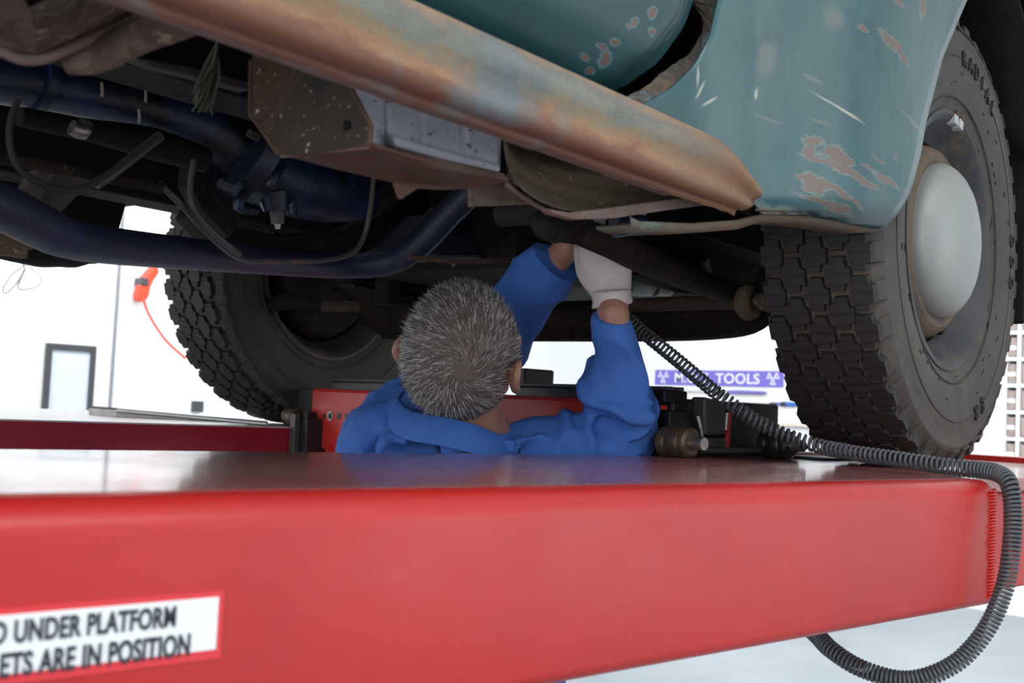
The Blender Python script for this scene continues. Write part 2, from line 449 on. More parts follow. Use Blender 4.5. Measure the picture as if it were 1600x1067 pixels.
# upright block, gusset and pipes on the near carriage, as the photo shows
YK = 1.175
def kpoly(name, pix, y, th, m, bev=.002):
    return slab(name, [PY(px, py, y) for px, py in pix], (0, th, 0), m, jack, bev)
kpoly('carriage_block', ((1102, 620), (1134, 628), (1134, 680), (1101, 680)), YK-.008, .03, m_dgrey, .004)
kpoly('carriage_block', ((1100, 684), (1136, 684), (1136, 702), (1100, 702)), YK-.006, .03, m_dgrey, .003)
kpoly('gusset', ((1046, 642), (1080, 642), (1098, 668), (1098, 706), (1046, 706)), YK, .01, m_black)
kpoly('gusset', ((1140, 640), (1205, 662), (1206, 706), (1140, 706)), YK, .01, m_black)
kpoly('red_tab', ((1034, 633), (1043, 633), (1043, 640), (1034, 640)), YK-.004, .006, m_red, .001)
kpoly('red_tab', ((1141, 643), (1152, 641), (1152, 646), (1144, 648), (1139, 706), (1134, 706)), YK-.004, .006, m_red, .001)
tube('tie_bar', [PY(1098, 704, YK-.02), PY(1246, 703, YK-.02)], .005, m_dgrey, jack, 8, 1)
tube('chain', [PY(1090, 650, YK-.01), PY(1094, 668, YK-.012), PY(1097, 690, YK-.01)], .004, m_steel, jack, 8, 3)
tube('chain', [PY(1136, 645, YK-.01), PY(1134, 672, YK-.012)], .003, m_steel, jack, 8, 2)

# ================================================================ CAR
def PU(px, py, u):
    d = ray(px, py); return CP + d*(u/d.dot(UX))
RUST = (.20, .075, .035); RUSTD = (.085, .045, .028)
def blobs(nt, tc, col, items, colr, edgec=(.15, .20, .18), rag_=2.6, warp=.032):
    """marks in the paint of the car side: (u, z, metres per unit along u, along z, half length, half height, tilt), ragged edge"""
    u0 = NN(nt, 'ShaderNodeVectorMath', {0: tc, 1: tuple(UX)}, operation='DOT_PRODUCT').outputs['Value']
    z0 = NN(nt, 'ShaderNodeSeparateXYZ', {0: tc}).outputs[2]
    cv = NN(nt, 'ShaderNodeCombineXYZ', {0: math_(nt, 'MULTIPLY', u0, .42), 2: z0}).outputs[0]
    wn = NN(nt, 'ShaderNodeTexNoise', {'Vector': cv, 'Scale': 40.0, 'Detail': 4.0, 'Roughness': .7}).outputs['Color']
    ws = NN(nt, 'ShaderNodeSeparateXYZ', {0: wn})
    sep = math_(nt, 'ADD', u0, math_(nt, 'MULTIPLY', math_(nt, 'SUBTRACT', ws.outputs[0], .5), warp*2.2))
    z = math_(nt, 'ADD', z0, math_(nt, 'MULTIPLY', math_(nt, 'SUBTRACT', ws.outputs[2], .5), warp))
    rag = math_(nt, 'MULTIPLY', math_(nt, 'SUBTRACT', noise_(nt, cv, 70, 5, .65), .5), rag_)
    n2 = noise_(nt, tc, 140, 3)
    tot = None
    for u, zz, ku, kz, a, b, t in items:
        du = math_(nt, 'MULTIPLY', math_(nt, 'SUBTRACT', sep, u), 1/ku); dz = math_(nt, 'MULTIPLY', math_(nt, 'SUBTRACT', z, zz), 1/kz)
        c, s = math.cos(t), math.sin(t)
        e = math_(nt, 'ADD', math_(nt, 'MULTIPLY', du, c/a), math_(nt, 'MULTIPLY', dz, s/a))
        f = math_(nt, 'ADD', math_(nt, 'MULTIPLY', du, -s/b), math_(nt, 'MULTIPLY', dz, c/b))
        d = math_(nt, 'SQRT', math_(nt, 'ADD', math_(nt, 'MULTIPLY', e, e), math_(nt, 'MULTIPLY', f, f)))
        tot = d if tot is None else math_(nt, 'MINIMUM', tot, d)
    d = math_(nt, 'ADD', tot, rag)
    core = ramp_(nt, d, 1.1, .95 if edgec else .4)
    if edgec: col = mix_(nt, ramp_(nt, d, 1.5, 1.2), col, edgec)
    return mix_(nt, core, col, mix_(nt, n2, colr, tuple(x*.75 for x in colr)))
def mark(px, py, v, a, b, t):
    q = PV(px, py, v); h = PV(px+4, py, v); w = PV(px, py-4, v)
    return (q.dot(UX), q.z, (h.dot(UX)-q.dot(UX))/4, (w.z-q.z)/4, a, b, t)
chips = [mark(px, py, lerp_tab([(1185, .602), (1260, .578), (1340, .556), (1420, .544)], px), a*.86, b*.80, t) for px, py, a, b, t in (
    (1372, 66, 15, 8, -.5), (1392, 82, 17, 6, -.62), (1327, 48, 7, 5, 0), (1271, 220, 11, 9, .3), (1262, 234, 6, 10, .2), (1306, 240, 9, 13, 0), (1318, 250, 12, 5, -.3),
    (1283, 254, 20, 4, -.15), (1320, 264, 26, 6, -.35), (1350, 284, 16, 7, -.3), (1386, 282, 19, 6, -.28), (1262, 284, 9, 15, .2), (1281, 290, 8, 17, 0), (1306, 296, 26, 6, -.45), (1330, 312, 18, 4, -.3),
    (1370, 250, 9, 3, -.2), (1376, 2, 15, 7, -.2), (1424, 12, 4, 22, 0), (1354, 262, 8, 3, -.2), (1252, 275, 8, 5, 0), (1300, 320, 34, 6, -.05), (1398, 246, 2, 4, 0))]
pale = [mark(px, py, .56, a, b, t) for px, py, a, b, t in ((1310, 166, 32, 2.0, -.24), (1322, 178, 24, 1.6, -.30), (1229, 140, 2, 11, 0), (1158, 108, 2.4, 20, .08), (1163, 130, 2.4, 20, -.25), (1176, 149, 2.4, 16, -.6))]
rub = [mark(px, py, .57, a, b, t) for px, py, a, b, t in ((1222, 88, 11, 36, 0), (1282, 32, 13, 20, 0), (1230, 182, 16, 3, -.06), (1284, 192, 14, 3, 0), (1270, 124, 13, 4, -.1), (1405, 205, 44, 5, -.38))]
dchips = [mark(px, py, .615, a, b, 0) for px, py, a, b in ((1024, 18, 5, 8), (1005, 30, 4, 6), (1033, 48, 5, 6), (998, 35, 3, 4), (978, 68, 8, 4), (987, 84, 7, 9), (990, 62, 5, 4), (962, 82, 6, 4), (976, 102, 6, 4))]
def fender_extra(nt, tc, col):
    z = NN(nt, 'ShaderNodeSeparateXYZ', {0: tc}).outputs[2]
    n = noise_(nt, tc, 30, 5)
    low = math_(nt, 'ADD', z, math_(nt, 'MULTIPLY', n, .022))
    col = blobs(nt, tc, col, rub, (.115, .155, .145), None, .8, .006)
    col = blobs(nt, tc, col, pale, (.42, .42, .36), None, .5, .003)
    col = blobs(nt, tc, col, chips, (.150, .105, .085), (.125, .165, .15), 2.4, .022)
    col = mix_(nt, ramp_(nt, low, 1.757, 1.750), col, (.20, .26, .24))
    return mix_(nt, ramp_(nt, low, 1.751, 1.742), col, (.20, .12, .085))
TEAL = (.020, .084, .098)
m_teal = mat('teal_paint', TEAL, .34, layers=[((.048, .118, .128), 3.2, .42, .64, (2, 2, .35)), ((.012, .066, .080), 9, .52, .68), ((.085, .14, .14), 14, .60, .74, (1.5, 1.5, .4))], bump=(26, .03), spec=.45, coat=.12, extra=fender_extra)
m_tdoor = mat('shaded_teal_paint', (.014, .064, .074), .36, layers=[((.022, .082, .092), 4, .45, .7), ((.10, .06, .04), 60, .70, .76)], bump=(26, .03), coat=.2,  # teal darkened over the whole door for the shade on its turned-under part
              extra=lambda nt, tc, c: blobs(nt, tc, c, dchips, (.17, .10, .085), (.09, .19, .20), 2.2, .012))
def sill_extra(nt, tc, col):
    u = NN(nt, 'ShaderNodeVectorMath', {0: tc, 1: tuple(UX)}, operation='DOT_PRODUCT').outputs['Value']
    z = NN(nt, 'ShaderNodeSeparateXYZ', {0: tc}).outputs[2]
    st = NN(nt, 'ShaderNodeMapping', {'Vector': tc, 'Scale': (1, 1, 3)}).outputs[0]
    n = noise_(nt, st, 11, 6, .65, .4); nf = noise_(nt, tc, 70, 5, .7)
    zz = math_(nt, 'ADD', z, math_(nt, 'MULTIPLY', math_(nt, 'SUBTRACT', n, .5), .045))
    zz = math_(nt, 'ADD', zz, math_(nt, 'MULTIPLY', math_(nt, 'SUBTRACT', nf, .5), .010))
    cr = NN(nt, 'ShaderNodeValToRGB', {'Fac': ramp_(nt, zz, 1.722, 1.800)})
    e = cr.color_ramp.elements
    for p, c in ((0, (.17, .075, .045)), (.22, (.20, .085, .045)), (.34, (.36, .19, .095)), (.46, (.33, .24, .14)), (.58, (.24, .25, .21)), (.74, (.17, .16, .14)), (.86, (.30, .20, .13)), (1, (.36, .31, .24))):
        if p in (0, 1): el = e[0 if p == 0 else len(e)-1]
        else: el = e.new(p)
        el.color = (*c, 1)
    c2 = mix_(nt, ramp_(nt, noise_(nt, tc, 6, 4), .56, .68), cr.outputs[0], (.16, .19, .20))
    return mix_(nt, ramp_(nt, u, .95, 1.15), c2, mix_(nt, ramp_(nt, n, .35, .65), (.235, .105, .048), (.22, .145, .075)))
m_sill = mat('rusted_sill_paint', RUST, .5, bump=(90, .25), extra=sill_extra)
m_rust = mat('rust', (.095, .045, .030), .85, layers=[((.15, .105, .085), 14, .5, .75), ((.06, .04, .03), 22, .5, .7)], bump=(70, .5))
m_rustpink = mat('pale_rust', (.18, .12, .105), .75, layers=[((.14, .08, .06), 26, .48, .7), ((.27, .2, .18), 60, .55, .8)], bump=(90, .5))
m_mud = mat('mud_caked_metal', (.15, .105, .07), .9, layers=[((.15, .115, .075), 22, .5, .64), ((.38, .31, .21), 60, .60, .66), ((.04, .03, .025), 12, .55, .75)], bump=(50, .9))
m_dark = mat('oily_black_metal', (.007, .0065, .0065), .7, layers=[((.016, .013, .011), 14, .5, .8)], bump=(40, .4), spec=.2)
m_dark2 = mat('oily_brown_metal', (.014, .0105, .009), .75, layers=[((.032, .022, .016), 18, .5, .75), ((.07, .05, .035), 60, .62, .67)], bump=(40, .6), spec=.2)
m_blue = mat('dark_blue_enamel', (.012, .025, .075), .36, layers=[((.006, .007, .010), 9, .44, .58), ((.16, .15, .14), 90, .665, .69)], bump=(40, .25))
m_tubeblue = mat('navy_tube_paint', (.018, .021, .062), .5, layers=[((.012, .014, .034), 6, .4, .7), ((.02, .016, .02), 22, .6, .75)], bump=(60, .15))
m_plate = mat('flecked_brown_plate', (.034, .025, .018), .75, layers=[((.085, .042, .022), 9, .5, .68), ((.014, .013, .012), 14, .55, .68), ((.42, .34, .24), 130, .625, .65)], bump=(60, .4))
m_alu = mat('dusty_aluminium', (.40, .40, .46), .55, metal=.35, layers=[((.30, .30, .38), 9, .4, .7), ((.12, .09, .08), 110, .60, .66)], bump=(90, .1))
m_rubber = mat('black_rubber', (.016, .015, .015), .75, bump=(60, .4))
m_pipe = mat('brake_pipe', (.05, .045, .045), .45, layers=[((.20, .10, .06), 9, .58, .72)], bump=(90, .2))

car = thing('car', 'old teal car with rusted sill raised above the lift, seen from below', 'car', C(1.0, 1.4, ZP))
# ---- front wing
LB = [(-330, 1175), (-140, 1160), (0, 1122), (60, 1108), (100, 1086), (135, 1052), (160, 1012), (172, 985), (240, 985), (352, 985)]
RB = [(-330, 1740), (-140, 1580), (-60, 1540), (0, 1510), (90, 1472), (195, 1445), (240, 1438), (300, 1421), (335, 1400), (358, 1378)]
BOT = lambda x: lerp_tab([(985, 205), (1100, 245), (1165, 292), (1183, 332), (1250, 334), (1290, 340), (1340, 352), (1378, 359)], x)
def fender_v(px, py):
    v = lerp_tab([(900, .640), (985, .628), (1100, .618), (1185, .602), (1260, .578), (1340, .556), (1420, .544), (1510, .545), (1800, .56)], px)
    v -= .018*ease(250, -100, py)
    v += .030*ease(285, 372, py)**2
    return v
def fender(s, t):
    ts = -330+(BOT(985+s*393)+330)*t if False else None
    y = -330+t*690
    l, r = lerp_tab(LB, y), lerp_tab(RB, y)
    x = l+(r-l)*s
    y2 = min(y, BOT(x))
    return PV(x, y2, fender_v(x, y2))
fen = grid_sheet('front_wing', fender, 44, 60, m_teal, car, .0025)
# wing bead along the wheel arch and wing over the tyre (above the frame)
def arch(s, t):
    a = R_(178-150*s) if False else R_(150-125*s)
    c = C(1.905, 0, 1.79)
    u, z = 1.905+.455*math.cos(a), 1.83+.47*math.sin(a)
    return C(u, .545+.42*t, z)
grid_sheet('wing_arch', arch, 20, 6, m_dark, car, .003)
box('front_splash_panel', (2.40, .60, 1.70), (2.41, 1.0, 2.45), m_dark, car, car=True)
def front_skin(s, t):
    a = R_(165-143*s)
    u, z = 1.905+.50*math.cos(a), 1.83+.52*math.sin(a)
    u2, z2 = 1.905+(.95*math.cos(a) if a < 1.57 else .62*math.cos(a)), 1.98+.62*math.sin(a)**.7
    z2 = max(z2, z+.02)
    return C(u+(u2-u)*t, .545+.10*t**3+.22*max(0, t-.75)*(1 if a < 2.5 else 0), z+(z2-z)*t)
grid_sheet('front_wing_nose', lambda s, t: front_skin(s, t), 28, 12, mat('nose_teal_paint', TEAL, .34, coat=.12), car, .003)
tube('arch_bead', [PV(x-2, y, fender_v(x, y)+.003) for y, x in RB[1:]], .0028, m_teal, car, 8, 3)
# turned-under flange of the wing
fl = [(985, 352), (1000, 359), (1080, 362), (1150, 357), (1192, 344), (1250, 346), (1300, 352), (1345, 362), (1378, 361)]
bm = bmesh.new()
top = [PV(x, y-12 if x < 1190 else y-9, fender_v(x, y)+.002) for x, y in fl]
bot = [PV(x, y, fender_v(x, y)+.012) for x, y in fl]; bk = [p+VX*.045 for p in bot]
rows = [[bm.verts.new(p) for p in r] for r in (top, bot, bk)]
for r0, r1 in zip(rows, rows[1:]):
    for k in range(len(fl)-1): bm.faces.new((r0[k], r0[k+1], r1[k+1], r1[k]))
bm_obj('wing_flange', bm, mat('green_rust_flange', (.17, .13, .085), .8, layers=[((.16, .22, .18), 9, .45, .65), ((.19, .09, .05), 20, .5, .7)], bump=(90, .5)), car, smooth=True, solid=.003)
# ---- door with turned-under lower edge
DS = [(0, .80, 1.806), (.1, .74, 1.797), (.2, .698, 1.804), (.32, .662, 1.828), (.45, .634, 1.868), (.58, .615, 1.920), (.72, .602, 1.99), (1, .585, 2.45)]
def door(s, t):
    v = lerp_tab([(a, b) for a, b, c in DS], t); z = lerp_tab([(a, c) for a, b, c in DS], t)
    ur = lerp_tab([(1.79, .93), (1.81, .972), (1.84, 1.022), (1.87, 1.052), (1.91, 1.074), (1.96, 1.086), (2.5, 1.10)], z)
    u = -.9+(ur+.9)*(1-(1-s)**2)
    v += .012*ease(ur-.05, ur, u)
    return C(u, v, z)
grid_sheet('door', door, 40, 36, m_tdoor, car, .003)
# rusted pillar edge between door and wing, with the rust hole
rnd = random.Random(3)
jag = lambda pts, k=3: [(x+rnd.uniform(-k, k), y+rnd.uniform(-k, k)) for x, y in pts]
def dens(pts, n):
    out = []
    for (x0, y0), (x1, y1) in zip(pts, pts[1:]):
        out += [(x0+(x1-x0)*i/n, y0+(y1-y0)*i/n) for i in range(n)]
    return out+[pts[-1]]
outer = [(1132, -40), (1124, 30), (1114, 62), (1095, 98), (1070, 124), (1035, 150), (1000, 168), (960, 178)]
inner = [(970, 158), (1006, 140), (1036, 112), (1060, 98), (1082, 78), (1098, 52), (1100, 30), (1088, 14), (1078, 2), (1076, -40)]
bm = bmesh.new()
no, ni = dens(outer, 4), jag(dens(inner, 4), 2.2)
K = 36
def samp(pts, t):
    i = t*(len(pts)-1); k = min(int(i), len(pts)-2); f = i-k
    return (pts[k][0]*(1-f)+pts[k+1][0]*f, pts[k][1]*(1-f)+pts[k+1][1]*f)
A = [bm.verts.new(PV(*samp(no, i/K), .626)) for i in range(K+1)]
B = [bm.verts.new(PV(*samp(ni[::-1], i/K), .640)) for i in range(K+1)]
for i in range(K): bm.faces.new((A[i], A[i+1], B[i+1], B[i]))
bm_obj('pillar_edge', bm, mat('flaking_rust_edge', (.075, .065, .055), .85, layers=[((.12, .24, .26), 24, .56, .66), ((.19, .12, .08), 40, .52, .66)], bump=(80, .8)), car, smooth=False, solid=.004)
box('inner_pillar', (.90, .74, 1.80), (1.2, .75, 2.5), m_dark, car, car=True)
# ---- sill
prof = [(.612, 1.786), (.602, 1.793), (.594, 1.789), (.589, 1.780), (.590, 1.770), (.595, 1.762), (.601, 1.753), (.602, 1.744), (.600, 1.737), (.606, 1.731), (.614, 1.7295), (.620, 1.731), (.623, 1.728), (.625, 1.7235)]
bm = bmesh.new()
us = [-.9+.04*i for i in range(50)]; us = [u for u in us if u < 1.10]+[1.10, 1.13, 1.155, 1.175, 1.19, 1.202, 1.21]
rows = []
rr = random.Random(5)
for u in us:
    k = ease(1.08, 1.212, u) if u > 1.08 else 0
    kk = ((u-1.08)/.132)**2 if u > 1.08 else 0
    row = []
    for i, (v, z) in enumerate(prof):
        zt = 1.7335
        z2 = z - max(0, z-1.736)*kk*.72 if z > 1.736 else z+.002*k
        if i >= len(prof)-2: z2 += rr.uniform(-.0012, .0012)
        row.append(bm.verts.new(C(u, v+.004*kk, z2)))
    rows.append(row)
for r0, r1 in zip(rows, rows[1:]):
    for k in range(len(prof)-1): bm.faces.new((r0[k], r1[k], r1[k+1], r0[k+1]))
bm_obj('sill', bm, m_sill, car, smooth=True, solid=.0025)
# pinch flange and floor edge inside the sill
bm = bmesh.new()
for k in range(49):
    u = -.9+k*.04
    if u > 1.02: break
    add_box(bm, (u, .624, 1.7235+rr.uniform(-.0008, .0008)), (u+.04, .636, 1.7275), CARM)
bmesh.ops.remove_doubles(bm, verts=bm.verts, dist=.0005)
bm_obj('pinch_flange', bm, m_rustpink, car)
box('inner_sill', (-.9, .640, 1.748), (1.2, .655, 1.80), m_dark2, car, car=True)
# ---- floor and rails
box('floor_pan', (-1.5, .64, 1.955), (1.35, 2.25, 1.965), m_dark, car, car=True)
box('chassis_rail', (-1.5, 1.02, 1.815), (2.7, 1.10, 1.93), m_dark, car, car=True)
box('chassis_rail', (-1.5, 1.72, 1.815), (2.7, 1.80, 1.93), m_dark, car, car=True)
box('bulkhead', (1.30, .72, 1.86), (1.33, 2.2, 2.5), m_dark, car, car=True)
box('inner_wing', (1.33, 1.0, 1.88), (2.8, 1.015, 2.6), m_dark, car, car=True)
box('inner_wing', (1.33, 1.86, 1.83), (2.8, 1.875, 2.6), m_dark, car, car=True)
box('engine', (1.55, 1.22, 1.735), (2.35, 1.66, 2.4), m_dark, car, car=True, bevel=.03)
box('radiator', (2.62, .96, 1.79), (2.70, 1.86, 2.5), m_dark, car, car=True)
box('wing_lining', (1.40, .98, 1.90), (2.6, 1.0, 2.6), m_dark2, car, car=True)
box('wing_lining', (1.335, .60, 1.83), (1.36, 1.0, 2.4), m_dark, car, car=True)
# far sill, its end cut slanted at the wheel arch
E0, E1 = PV(207, 288, 2.28), PV(183, 362, 2.28)
slab('far_sill', [C(-1.2, 2.28, 1.775), C(E1.dot(UX)-.01, 2.28, 1.775), E1, E0, C(E0.dot(UX)+.02, 2.28, 2.1), C(-1.2, 2.28, 2.1)], VX*.05, m_dark, car)
box('far_inner_wing', (1.0, 2.20, 1.955), (2.8, 2.25, 2.6), m_dark, car, car=True)
# ---- wheels
m_tyre = mat('dusty_tyre_rubber', (.052, .047, .042), .75, layers=[((.075, .066, .056), 7, .45, .7), ((.035, .032, .030), 24, .5, .8)], bump=(150, .12))
def sipes(nt, tc, col):
    n = NN(nt, 'ShaderNodeTexWave', {'Vector': tc, 'Scale': 19.0, 'Distortion': 2.2, 'Detail': 1.0, 'Detail Scale': 14.0}, wave_type='BANDS', bands_direction='X').outputs['Fac']
    return mix_(nt, ramp_(nt, n, .10, .03), col, (.004, .004, .004))
m_tread = mat('black_tread_rubber', (.015, .014, .0145), .6, layers=[((.026, .023, .021), 30, .5, .8)], bump=(170, .2, (1, 1, 1)), extra=sipes)
m_groove = mat('tread_groove_dirt', (.085, .066, .050), .9, layers=[((.035, .028, .022), 30, .4, .7)], bump=(120, .3))
m_rim = mat('rim_black_rust', (.035, .035, .038), .5, layers=[((.12, .075, .042), 16, .58, .70), ((.07, .068, .065), 7, .52, .75)], bump=(70, .25))
m_rimring = mat('rim_rust_ring', (.13, .088, .055), .7, layers=[((.055, .052, .052), 13, .48, .62), ((.20, .10, .045), 30, .55, .7)], bump=(70, .3))
m_cap = mat('satin_hub_cap', (.30, .31, .295), .5, metal=.25, layers=[((.30, .31, .30), 12, .45, .7)], bump=(100, .05))
RT = .376
TP = [(.204, -.070), (.212, -.075), (.225, -.080), (.25, -.090), (.285, -.0955), (.31, -.094), (.327, -.090), (.331, -.0925), (.336, -.092), (.342, -.086), (.350, -.080), (.3555, -.072), (.358, -.05), (.359, 0)]
TP = [((r if r < .23 else .23+(r-.23)*1.07), y) for r, y in TP]
TP = TP + [(r, -y) for r, y in TP[-2::-1]]
def block_mesh(kind):
    """one tread lug, local: s along the tread, y across, height outward"""
    bm = bmesh.new()
    if kind == 's': sh = [(-.5, -.5), (-.28, -.5), (-.24, -.62), (.16, -.62), (.2, -.5), (.5, -.42), (.5, .30), (.34, .34), (.30, .62), (-.22, .62), (-.27, .38), (-.5, .34)]
    else: sh = [(-.5, -.22), (-.3, -.28), (-.26, -.5), (.14, -.5), (.2, -.34), (.5, -.26), (.5, .22), (.3, .28), (.26, .5), (-.14, .5), (-.2, .34), (-.5, .26)]
    L, W = .051, (.028 if kind == 's' else .038)
    lo = [(s*L*1.05, y*W*1.06, .362) for s, y in sh]; hi = [(s*L*.96, y*W*.96, RT) for s, y in sh]
    def put(s, y, r):
        yy = y; a = s/RT
        return (r*math.sin(a), yy, r*math.cos(a))
    a = [bm.verts.new(put(*p)) for p in lo]; b = [bm.verts.new(put(*p)) for p in hi]
    n = len(sh)
    bm.faces.new(b)
    for i in range(n): bm.faces.new((a[i], a[(i+1) % n], b[(i+1) % n], b[i]))
    # sipes: two thin raised-edge cuts across the lug face
    bmesh.ops.recalc_face_normals(bm, faces=bm.faces)
    me = bpy.data.meshes.new('tread_block'); bm.to_mesh(me); bm.free(); me.materials.append(m_tread)
    return me
BM_S, BM_C = block_mesh('s'), block_mesh('c')
m_sipe = mat('sipe_black', (.006, .006, .006), .9)
def wheel(u, v, spin, near_side):
    c = C(u, v, ZP+RT)
    mt = axis_m(c, -VX)               # local +y points to the camera side
    ty = lathe('tyre', TP, mt, m_tyre, car, 96, closed=True, autos=60)
    me = ty.data; me.materials.append(m_groove)
    for p in me.polygons:
        q = mt.inverted() @ p.center
        if math.hypot(q.x, q.z) > .357 : p.material_index = 1
    N = 40; first = True
    for row, (yy, tilt, off) in enumerate(((-.0665, 0, 0), (-.034, 0, .5), (0, 0, 0), (.034, 0, .5), (.0665, 0, 0))):
        for k in range(N):
            a = 2*math.pi*(k+off)/N + spin
            o = bpy.data.objects.new('tread_block', BM_S if row in (0, 4) else BM_C)
            COL.objects.link(o); o.parent = ty
            loc = Matrix.Translation((0, yy, 0)) @ Matrix.Rotation(a, 4, 'Y')
            if row in (0, 4): loc = loc @ Matrix.Translation((0, 0, -.0035)) @ Matrix.Rotation(R_(9 if row == 0 else -9), 4, 'X') @ Matrix.Translation((0, 0, 0)) if False else loc @ Matrix.Translation((0, 0, -.003))
            if row == 0 : loc = loc @ Matrix.Rotation(math.pi, 4, 'Z')
            o.matrix_parent_inverse = Matrix()
            o.matrix_local = car_inv @ mt @ loc
    # shoulder ribs below the outer lugs
    bm = bmesh.new()
    for k in range(N):
        for sg in (-1, 1):
            a = 2*math.pi*(k+.02)/N + spin
            m2 = mt @ Matrix.Rotation(a, 4, 'Y')
            sh = [(-.017, .0905, .347), (.015, .0905, .347), (.013, .078, .3625), (-.015, .078, .3625)]
            add_slab(bm, [m2 @ Vector((s, y*sg+.0045*sg, r)) for s, y, r in sh], (m2.to_3x3() @ Vector((0, -.009*sg, -.004))))
    bm_obj('shoulder_rib', bm, m_tyre, ty, bevel=.001)['kind'] = 'stuff'
    # circumferential rings on the sidewall
    for sg in (-1, 1):
        for r, y in ((.300, .0955), (.236, .0865)):
            bm = bmesh.new(); pts = [mt @ Vector((r*math.cos(2*math.pi*k/72), y*sg, r*math.sin(2*math.pi*k/72))) for k in range(73)]
            add_tube(bm, pts, .0012, 5, 1, cap=False); bm_obj('sidewall_ring', bm, m_tyre, ty, smooth=True)
    return ty, mt
car_inv = Matrix()
def rim(mt, ty_parent, face, dm=None):
    """face=1: dished outside with hub cap towards +y; face=-1: bare inside"""
    f = face
    prof = [(.199, -.078*f), (.214, -.079*f), (.2165, -.074*f), (.205, -.068*f), (.196, -.050*f), (.178, -.01*f), (.178, .02*f), (.196, .045*f), (.206, .066*f), (.2175, .070*f), (.2165, .079*f), (.210, .0805*f), (.200, .072*f), (.190, .046*f), (.172, .030*f), (.170, -.004*f), (.166, -.012*f)]
    rm = lathe('rim', prof, mt, m_rim, car, 72)
    disc = [(.170, -.010*f), (.166, .02*f), (.160, .042*f), (.152, .056*f), (.143, .062*f), (.132, .060*f), (.120, .054*f), (.08, .05*f), (.0, .05*f)]
    d = lathe('wheel_disc', disc, mt, dm or m_rimring, car, 72)
    return rm, d
nt_, nm = wheel(1.915, .674, .03, True)
rm, dk = rim(nm, car, 1)
bm = bmesh.new()
add_lathe(bm, [(.1285, .055), (.1285, .064), (.1275, .070), (.1245, .077), (.118, .085), (.108, .093), (.094, .1005), (.076, .1065), (.055, .111), (.03, .1138), (0, .115)], nm, 72)
bm_obj('hub_cap', bm, m_cap, rm, smooth=True, autos=60)
# stamped wave on the cap edge and valve / balance weights
for a in (99, 91.5):
    m2 = nm @ Matrix.Rotation(R_(-(a)+90), 4, 'Y')
    b0 = bmesh.new(); add_box(b0, (-.0085, .066, .196), (.0085, .083, .2125), m2); bm_obj('balance_weight', b0, mat('lead_weight', (.42, .43, .44), .5, layers=[((.4, .16, .06), 30, .6, .7)]), rm, bevel=.002)
    b0 = bmesh.new(); add_box(b0, (-.004, .076, .211), (.004, .0845, .219), m2); bm_obj('weight_clip', b0, m_rust, rm, bevel=.001)
for a in (-62, 30, 150, 240):
    m2 = nm @ Matrix.Rotation(R_(90-a), 4, 'Y')
    b0 = bmesh.new(); add_box(b0, (-.012, .03, .158), (.012, .046, .168), m2); 
    bm_obj('vent_slot', b0, m_dark, rm, bevel=.002)
# raised lettering and cuts of the sidewall
def arc_text(body, a0, step, r, size, flip=False):
    bm = bmesh.new()
    for i, ch in enumerate(body):
        if ch == ' ': continue
        a = R_(a0+step*i)
        rad = Vector((math.cos(a), 0, math.sin(a)))
        tan = Vector((-math.sin(a), 0, math.cos(a)))
        if flip: rad, tan = -rad, -tan
        # local x of the wheel frame runs to the left seen from the camera side
        y = Vector((0, 1, 0))
        mt = Matrix((tan, rad, y)).transposed().to_4x4()
        mt.translation = Vector((math.cos(a)*r, .0968, math.sin(a)*r))
        t = text_mesh(ch, size, nm @ mt, .0022, .9, 'CENTER'); bm_join(bm, t)
    o = bm_obj('raised_lettering', bm, m_tyre2, nt_); o['kind'] = 'stuff'
    return o
m_tyre2 = mat('dark_tyre_lettering', (.020, .019, .018), .7, bump=(150, .1))
arc_text('RADIAL', 88, 6.6, .288, .036)
arc_text('ER', 243, 7.2, .288, .036)
for a in (163, 172, 180):
    pass
arc_text('OOO', 172, 7.5, .290, .034)
# short cuts and scuffs in the sidewall
bm = bmesh.new(); rc = random.Random(11)
for k in range(90):
    a = rc.uniform(0, 2*math.pi); r = rc.choice((rc.uniform(.225, .25), rc.uniform(.25, .29), rc.uniform(.31, .325)))
    y = lerp_tab([(.21, .076), (.225, .0805), (.25, .0905), (.285, .096), (.31, .0945), (.33, .091)], r)
    m2 = nm @ Matrix.Rotation(a, 4, 'Y')
    L = rc.uniform(.003, .009)
    add_box(bm, (-L, y-.001, r-.0004), (L, y+.0004, r+.0004), m2 @ Matrix.Translation((0, 0, 0)))
o = bm_obj('sidewall_cut', bm, m_sipe, nt_); o['kind'] = 'stuff'
ft, fm = wheel(1.90, 2.14, .06, False)
fr_, fd_ = rim(fm, car, 1, m_dark2)
# inner face of the far wheel: drum and brake back plate
lathe('brake_drum', [(0, -.02), (.14, -.02), (.145, -.03), (.145, .0), (0, .0)], fm, m_dark2, car, 40)
lathe('brake_drum', [(0, -.02), (.14, -.02), (.145, -.03), (.145, .0), (0, .0)], nm, m_dark2, car, 40)

